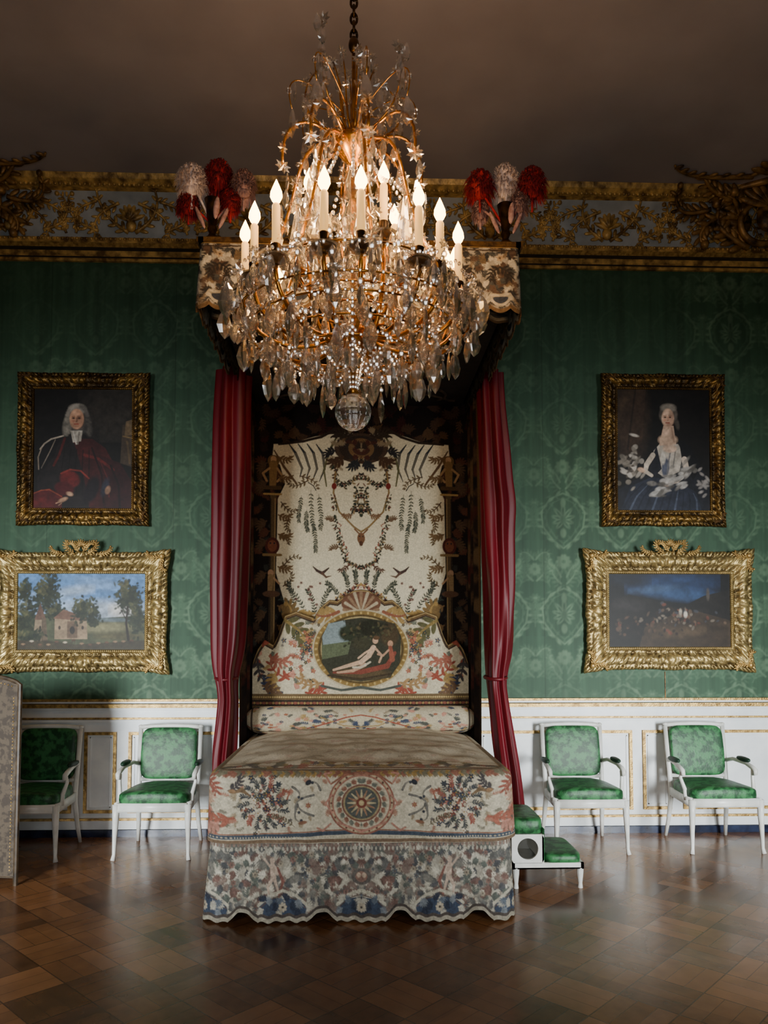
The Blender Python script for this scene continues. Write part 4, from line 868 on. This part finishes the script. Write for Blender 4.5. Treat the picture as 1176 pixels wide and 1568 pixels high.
# ------------------------------------------------------------------ chairs
def chair(x, y):
    root = empty("green_armchair", (x, y, 0))
    fwh, bwh = .285, .245; D = .47
    mb = MB()
    for sg in (-1, 1):
        fx = sg*(fwh-.022)
        mb.add(tube([(fx, 0, .40), (fx, 0, .30), (fx+sg*.004, -.004, .16), (fx+sg*.006, -.008, .04), (fx+sg*.012, -.014, 0)], [.026, .024, .017, .013, .018], 10), 0)
        bx = sg*(bwh-.015)
        mb.add(tube([(bx+sg*.02, D+.08, 0), (bx+sg*.008, D+.04, .15), (bx, D, .34), (bx, D+.005, .42), (bx+sg*.005, D+.03, .6), (bx+sg*.01, D+.075, .90)], [.014, .018, .021, .021, .019, .018], 8), 0)
        mb.add(sell((bx+sg*.01, D+.075, .912), (.022, .02, .014), 1, 10, 6), 0)
        mb.add(tube([(bx+sg*.004, D+.03, .62), (bx+sg*.03, D-.06, .645), (fx+sg*.02, .24, .635), (fx+sg*.022, .15, .615), (fx+sg*.022, .105, .60), (fx+sg*.02, .10, .575), (fx+sg*.016, .125, .567)], [.017, .016, .017, .019, .019, .016, .01], 8), 0)
        mb.add(tube([(fx+sg*.016, .135, .60), (fx+sg*.022, .15, .54), (fx+sg*.006, .11, .46), (fx, .10, .38)], [.015, .014, .016, .02], 8), 0)
        a = np.array(box(-.014, .014, 0, 1, .345, .41)[0]); vs = a.copy(); t = a[:, 1]; vs[:, 0] += sg*((fwh-.022)*(1-t)+(bwh-.015)*t); vs[:, 1] = t*D; mb.add((vs, box(0, 1, 0, 1, 0, 1)[1]), 0)
    mb.add(box(-fwh+.03, fwh-.03, -.016, .016, .345, .41), 0); mb.add(box(-fwh+.03, fwh-.03, -.02, -.012, .352, .36), 0); mb.add(box(-bwh+.02, bwh-.02, D-.014, D+.014, .345, .40), 0)
    yb = lambda z: D+.005+(z-.42)/.48*.07
    mb.add(tube([(sx, yb(.905), .905+.012*(1-(sx/bwh)**2)) for sx in np.linspace(-bwh, bwh, 12)], .018, 8), 0)
    mb.add(tube([(sx, yb(.50), .50) for sx in np.linspace(-bwh, bwh, 3)], .016, 8), 0)
    mb.obj("wood_frame", [M_chair], root)
    mb = MB()
    v, f = sell((0, D/2-.005, .425), (fwh-.015, D/2+.01, .055), .35, 40, 14); v[:, 2] += .02*np.clip(1-(v[:, 0]/fwh)**2, 0, 1)*(v[:, 2] > .42)
    t = np.clip(v[:, 1]/D, 0, 1); v[:, 0] *= (1-.12*t); mb.add((v, f), 0)
    v, f = sell((0, 0, .705), (bwh-.025, .03, .20), .3, 40, 14); v[:, 1] += D-.01+(v[:, 2]-.42)/.48*.075-.012*np.clip(1-((v[:, 2]-.7)/.2)**2, 0, 1); mb.add((v, f), 0)
    mb.obj("upholstery", [M_green], root)
    mb = MB()
    for sg in (-1, 1):
        mb.add(sell((sg*(fwh-.005), .28, .662), (.024, .10, .02), .8, 14, 8), 0)
    mb.obj("arm_pads", [M_greend], root)
    return root
for x, y in ((-1.52, 5.77), (-2.47, 5.74), (1.75, 5.80), (2.78, 5.80)): chair(x, y)

# ------------------------------------------------------------------ bed steps
st = empty("bed_steps", (0, 0, 0))
x0, x1, x2 = .99, 1.20, 1.46; ya, yb = 5.02, 5.5
mb = MB()
for x, y in ((x2-.02, ya+.02), (x2-.02, yb-.02), (x0+.03, ya+.02), (x0+.03, yb-.02)):
    mb.add(tube([(x, y, .13), (x, y, .09), (x, y, .03), (x, y, 0)], [.022, .02, .013, .016], 10), 0)
mb.add(box(x0, x2, ya, ya+.02, .125, .165), 0); mb.add(box(x0, x2, yb-.02, yb, .125, .165), 0); mb.add(box(x2-.02, x2, ya, yb, .125, .165), 0); mb.add(box(x0, x0+.02, ya, yb, .125, .165), 0); mb.add(box(x0, x2, ya, yb, .125, .135), 0)
for y in (ya, yb-.018):
    n = 32; cx, cz, R_ = (x0+x1)/2, .255, .068; vs = []; fs_ = []
    for k in range(n):
        a = 2*PI*k/n; dx, dz = math.cos(a), math.sin(a); s_ = min((x1-x0)/2/abs(dx) if abs(dx) > 1e-6 else 9, .092/abs(dz) if abs(dz) > 1e-6 else 9)
        for yy in (y, y+.018): vs += [(cx+dx*R_, yy, cz+dz*R_), (cx+dx*s_, yy, cz+dz*s_)]
    for k in range(n):
        a = 4*k; b = 4*((k+1) % n); fs_ += [(a, a+1, b+1, b), (a+2, b+2, b+3, a+3), (a, b, b+2, a+2), (a+1, a+3, b+3, b+1)]
    mb.add((vs, fs_), 0)
mb.add(box(x1-.012, x1, ya, yb, .165, .345), 0)
mb.obj("painted_frame", [M_chair], st, False)
mb = MB()
mb.add(sell(((x0+x1)/2, (ya+yb)/2, .395), ((x1-x0)/2, (yb-ya)/2, .055), .3, 32, 12), 0); mb.add(sell(((x1+x2)/2, (ya+yb)/2, .185), ((x2-x1)/2-.005, (yb-ya)/2, .035), .35, 32, 12), 0)
mb.add(box(x1-.002, x1+.006, ya+.01, yb-.01, .17, .38), 0)
mb.obj("green_treads", [M_green], st)

# ------------------------------------------------------------------ folding screen
sc = empty("folding_screen", (-2.25, 5.2, 0)); sc.rotation_euler = (0, 0, math.radians(-8))
M_sf = noise_mat("screen_frame_bronze", (40, 30, 20), (74, 58, 38), 20, .5)
def leaf_panel(name, x0, x1, sy):
    n = 24; xs = np.linspace(0, 1, n)
    tp = 1.27+.10*np.sqrt(np.clip(1-((xs-.5)/.55)**2, 0, 1))
    X = x0+(x1-x0)*xs; v = []; f = []
    for i in range(n):
        for y in (-.012, .012): v += [(X[i], sy+y, .05), (X[i], sy+y, tp[i])]
    for i in range(n-1):
        a = 4*i; b = a+4; f += [(a, a+1, b+1, b), (a+2, b+2, b+3, a+3), (a+1, a+3, b+3, b+1), (a, b, b+2, a+2)]
    f += [(0, 2, 3, 1), (4*n-4, 4*n-3, 4*n-1, 4*n-2)]
    mb = MB(); mb.add((v, f), 0)
    p = [(x0, sy, .0)]+[(X[i], sy, tp[i]) for i in range(n)]+[(x1, sy, .0)]
    mb.add(tube(p, .016, 8), 1); mb.add(tube([(x0, sy, .06), (x1, sy, .06)], .014, 8), 1)
    pts = [(x1-.035, z) for z in np.arange(.1, 1.24, .022)]+[(x0+.035, z) for z in np.arange(.1, 1.24, .022)]+[(X[i], tp[i]-.035) for i in range(2, n-2)]
    for (a, z) in pts: mb.add(sell((a, sy-.014, z), (.005, .004, .005), 1, 6, 4), 2)
    o = mb.obj(name, [M_screen, M_sf, M_gold], sc, True)
    o.modifiers.new("es", 'EDGE_SPLIT')
    return o
leaf_panel("leaf_1", -.58, 0, 0)
o = leaf_panel("leaf_2", -.58, 0, 0); o.location = (-.6, 0, 0); o.rotation_euler = (0, 0, math.radians(30))

# ------------------------------------------------------------------ chandelier
CX, CY = -.03, 3.5
ch = empty("crystal_chandelier", (CX, CY, 0))
br = MB(); gl = MB(); wx = MB(); fl = MB()
R_ = random.Random(11)
br.add(tube([(0, 0, 2.74), (0, 0, 4.46)], .010, 8), 0)
for i in range(24):
    z = 4.47+i*.04; t = np.linspace(0, 2*PI, 12); a = (i % 2)*PI/2
    br.add(tube([(math.cos(a)*.015*math.cos(q), math.sin(a)*.015*math.cos(q), z+.027*math.sin(q)) for q in t], .0065, 5), 1)
br.add(lathe([(.0, 5.34), (.05, 5.36), (.09, 5.40), (.1, 5.42)], 16), 1)
br.add(lathe([(.015, 3.82), (.03, 3.84), (.05, 3.865), (.095, 3.915), (.102, 3.94), (.095, 3.95), (.04, 3.93), (.02, 3.96), (.03, 4.0), (.012, 4.05)], 24), 0)
br.add(lathe([(.01, 2.99), (.05, 3.0), (.075, 3.03), (.05, 3.06), (.02, 3.08)], 20), 0)
br.add(sell((0, 0, 4.42), (.026, .026, .04), 1, 12, 8), 1)
gl.add(lathe([(.012, 3.1), (.05, 3.12), (.062, 3.17), (.04, 3.22), (.02, 3.25), (.045, 3.29), (.055, 3.34), (.03, 3.42), (.02, 3.45), (.05, 3.5), (.058, 3.56), (.04, 3.62), (.022, 3.66), (.035, 3.7), (.04, 3.74), (.02, 3.82)], 12), 0)
gl.add(sell((0, 0, 2.655), (.085, .085, .085), 1, 16, 10), 0); br.add(lathe([(.008, 2.735), (.03, 2.745), (.012, 2.77), (.008, 2.8)], 12), 0)
def pend(c, h, w, rot=None, sc_=.42):
    a = R_.uniform(0, PI) if rot is None else rot
    n = 6; prof = [(.12, 0), (.62, -.2), (1, -.55), (.66, -.82), (.05, -1)]
    v, f = lathe([(r*w/2, z*h) for r, z in prof], n); v[:, 1] *= sc_; v = v@rotm('z', a).T
    gl.add((v, f), 0, c)
def rosette(c, r):
    n = 8; a0 = R_.uniform(0, 1); v = [(0, -r*.35, 0), (0, r*.35, 0)]; f = []
    for k in range(2*n):
        a = a0+PI*k/n; q = r if k % 2 == 0 else r*.6; v.append((q*math.cos(a), 0, q*math.sin(a)))
    for k in range(2*n):
        i, j = 2+k, 2+(k+1) % (2*n); f += [(0, i, j), (1, j, i)]
    v = np.array(v)@rotm('z', R_.uniform(-.9, .9)).T@rotm('x', R_.uniform(-.4, .4)).T
    gl.add((v, f), 0, c)
def bead(c, r): gl.add(sell(c, (r, r, r*1.2), 1, 6, 4), 0)
def string(p0, p1, sag, n, r):
    for i in range(n):
        t = (i+.5)/n; bead((p0[0]*(1-t)+p1[0]*t, p0[1]*(1-t)+p1[1]*t, p0[2]*(1-t)+p1[2]*t-sag*4*t*(1-t)), r)
cand = []
for phi in (4, -13, -40, -62, -86, -128, -155, 180, 152, 128, 98, 72, 50, 35, 112):
    a = math.radians(phi); rr = .495+R_.uniform(-.015, .015); cand.append((rr*math.sin(a), -rr*math.cos(a), 3.195+R_.uniform(-.045, .03)))
for k in range(4):
    a = .6+k*PI/2; cand.append((.24*math.sin(a), -.24*math.cos(a), 3.40))
def bez(P, n=14):
    P = [np.array(p, float) for p in P]; o = []
    for i in range(n+1):
        t = i/n; Q = P
        while len(Q) > 1: Q = [Q[j]*(1-t)+Q[j+1]*t for j in range(len(Q)-1)]
        o.append(tuple(Q[0]))
    return o
for (x, y, z) in cand:
    r = math.hypot(x, y); ux, uy = x/r, y/r
    br.add(tube(bez([(ux*.04, uy*.04, 3.04), (ux*r*.45, uy*r*.45, 2.86), (ux*r*1.05, uy*r*1.05, 2.98), (x, y, z-.02)]), .010, 6), 0)
    br.add(lathe([(.008, z-.04), (.02, z-.03), (.046, z-.012), (.05, z-.005), (.02, z), (.018, z+.02), (.024, z+.045), (.022, z+.05)], 14, (x, y)), 1)
    gl.add(lathe([(.03, z-.035), (.06, z-.02), (.068, z-.008), (.06, z-.004), (.03, z-.012)], 12, (x, y)), 0)
    wx.add(lathe([(.0175, z+.03), (.0175, z+.215), (.012, z+.225), (.002, z+.227)], 12, (x, y)), 0)
    fl.add(lathe([(.002, z+.222), (.017, z+.235), (.026, z+.254), (.024, z+.276), (.013, z+.303), (.001, z+.33)], 10, (x, y)), 0)
    for k in range(7):
        a = k*2*PI/7; pend((x+.06*math.cos(a), y+.06*math.sin(a), z-.02), .08, .038)
for k in range(8):
    a = k*PI/4+.2; ux, uy = math.cos(a), math.sin(a)
    p = bez([(ux*.05, uy*.05, 3.93), (ux*.42, uy*.42, 3.95), (ux*.1, uy*.1, 3.45), (ux*.55, uy*.55, 3.3), (ux*.40, uy*.40, 3.08)], 20); br.add(tube(p, .008, 6), 0)
    for i in range(1, 20):
        if i % 2: rosette(p[i], R_.uniform(.022, .038))
        else: pend(p[i], R_.uniform(.07, .11), .042)
    p = bez([(ux*.02, uy*.02, 3.96), (ux*.30, uy*.30, 4.0), (ux*.26, uy*.26, 4.2), (ux*(.13+.12*(k % 2)), uy*(.13+.12*(k % 2)), 4.25+.06*(k % 3))], 16); br.add(tube(p, taper(17, .006, .5), 5), 0)
    e_ = p[-1]; rosette(e_, .04); pend((e_[0], e_[1], e_[2]-.02), .12, .05); pend((e_[0]+.04*ux, e_[1]+.04*uy, e_[2]), .09, .036)
    for i in range(3, 16, 2): rosette(p[i], R_.uniform(.02, .032)); pend(p[i], .09, .04)
    p = bez([(ux*.05, uy*.05, 4.08), (ux*.3, uy*.3, 4.3), (ux*.33, uy*.33, 4.18), (ux*.29, uy*.29, 4.06)], 12); br.add(tube(p, .003, 5), 0); pend(p[-1], .14, .06); pend(p[6], .11, .045); bead(p[9], .014); rosette(p[4], .03)
    p = bez([(ux*.05, uy*.05, 3.9), (ux*.2, uy*.2, 4.1), (ux*.36, uy*.36, 4.0), (ux*.33, uy*.33, 3.78)], 14); br.add(tube(p, .007, 5), 0); rosette(p[-1], .04)
    for j in range(5): pend((p[-1][0]+.02*math.cos(j), p[-1][1]+.02*math.sin(j), p[-1][2]-.03-.07*j), .09, .042)
    for j in range(3): rosette((p[8+2*j][0], p[8+2*j][1], p[8+2*j][2]), .03)
    p = bez([(ux*.02, uy*.02, 3.98), (ux*.09, uy*.09, 4.1), (ux*.04, uy*.04, 4.2), (ux*.10, uy*.10, 4.32)], 10); br.add(tube(p, taper(11, .006, .5), 5), 0)
    rosette(p[-1], .03); pend(p[-1], .08, .034); rosette(p[6], .022)
for k in range(7):
    a = k*2*PI/7+.45; x, y = .26*math.cos(a), .26*math.sin(a)
    gl.add(lathe([(.04, 3.32), (.058, 3.34), (.034, 3.37), (.05, 3.39), (.046, 3.42), (.014, 3.60), (.006, 3.63)], 8, (x, y)), 0); bead((x, y, 3.65), .022); rosette((x, y, 3.70), .036)
    br.add(tube([(0, 0, 3.05), (x*.6, y*.6, 3.1), (x, y, 3.32)], .007, 5), 0)
    br.add(lathe([(.01, 3.30), (.045, 3.312), (.04, 3.325), (.02, 3.33)], 10, (x, y)), 0)
for (R0, z, n, h, w) in ((.585, 3.15, 26, .15, .08), (.55, 3.05, 22, .11, .05), (.49, 3.0, 22, .15, .072), (.40, 2.94, 19, .15, .07), (.31, 2.89, 16, .14, .062), (.22, 2.86, 12, .14, .06), (.12, 2.84, 8, .12, .055), (.36, 3.10, 18, .11, .05), (.50, 3.20, 22, .10, .045), (.26, 3.06, 14, .11, .045)):
    if n > 12 and R0 < .56: br.add(tube([(R0*.98*math.cos(t), R0*.98*math.sin(t), z+.012) for t in np.linspace(0, 2*PI, 40)], .005, 5), 0)
    for i in range(n):
        a = 2*PI*(i+R_.uniform(-.3, .3))/n; q = R0+R_.uniform(-.03, .03); zz = z+R_.uniform(-.05, .04)
        bead((q*math.cos(a), q*math.sin(a), zz+.012), .013); pend((q*math.cos(a), q*math.sin(a), zz), h*R_.uniform(.75, 1.15), w*R_.uniform(.85, 1.1))
        if i % 2 == 0: rosette((q*math.cos(a), q*math.sin(a), zz+.05), R_.uniform(.028, .042))
    for i in range(n):
        a = 2*PI*i/n; b = 2*PI*(i+1)/n; string((R0*math.cos(a), R0*math.sin(a), z+.04), (R0*math.cos(b), R0*math.sin(b), z+.04), .035, 5, .008)
for i in range(150):
    a = R_.uniform(0, 2*PI); q = R_.uniform(.08, .42); z = R_.uniform(3.0, 3.6)-q*.35
    (pend((q*math.cos(a), q*math.sin(a), z), R_.uniform(.07, .11), .042) if i % 2 else rosette((q*math.cos(a), q*math.sin(a), z), R_.uniform(.022, .036)))
for k in range(12):
    a = 2*PI*k/12; string((.09*math.cos(a), .09*math.sin(a), 3.93), (.30*math.cos(a), .30*math.sin(a), 3.6), .05, 14, .009); string((.06*math.cos(a), .06*math.sin(a), 2.98), (.02*math.cos(a), .02*math.sin(a), 2.76), .02, 8, .008)
    string((.5*math.cos(a), .5*math.sin(a), 3.02), (.12*math.cos(a), .12*math.sin(a), 2.82), .03, 14, .009)
br.obj("bronze_frame", [M_brass, M_brassd], ch); gl.obj("crystals", [M_glass], ch, smooth=False); wx.obj("candles", [M_wax], ch); fl.obj("candle_flames", [M_flame], ch)
for i, (x, y, z) in enumerate(cand):
    l = bpy.data.lights.new("candle_light_%d" % i, 'POINT'); l.energy = 2.6; l.color = (1, .64, .36); l.shadow_soft_size = .03
    o = bpy.data.objects.new("candle_light_%d" % i, l); o.location = (x, y, z+.365); link(o, ch)

# ------------------------------------------------------------------ lights
from mathutils import Vector
def area(name, loc, tgt, sx, sy, e, col, spread=180):
    l = bpy.data.lights.new(name, 'AREA'); l.shape = 'RECTANGLE'; l.size = sx; l.size_y = sy; l.energy = e; l.color = col; l.spread = math.radians(spread)
    o = bpy.data.objects.new(name, l); o.location = loc; o.rotation_euler = (Vector(tgt)-Vector(loc)).to_track_quat('-Z', 'Y').to_euler(); link(o); return o
area("added_fill_1", (-3.7, -.9, 1.5), (-2.3, 6.5, .6), 1.2, 2.0, 76, (.93, .98, 1), 50)  # added area light with no window behind it, brightens the left wainscot
area("added_fill_2", (3.7, -.9, 1.5), (2.3, 6.5, .6), 1.2, 2.0, 76, (.93, .98, 1), 50)  # same added light for the right wainscot, no window there either
area("added_fill_3", (0, -.95, 2.0), (0, 6.5, 1.8), 1.4, 2.2, 44, (.96, .98, 1), 160)  # added wide fill to lift bed, ceiling and cornice, no real source
w = bpy.data.worlds.new("world"); bpy.context.scene.world = w; w.use_nodes = True
w.node_tree.nodes["Background"].inputs[0].default_value = (.85, .87, .9, 1); w.node_tree.nodes["Background"].inputs[1].default_value = .012

# ------------------------------------------------------------------ camera
cam = bpy.data.cameras.new("camera"); co = bpy.data.objects.new("camera", cam); link(co)
co.location = (0, 0, 1.6); co.rotation_euler = (math.radians(93), 0, math.radians(-1.85))
cam.sensor_width = 36; cam.lens = 27.0; cam.shift_y = 136/1568; cam.clip_start = .05
bpy.context.scene.camera = co
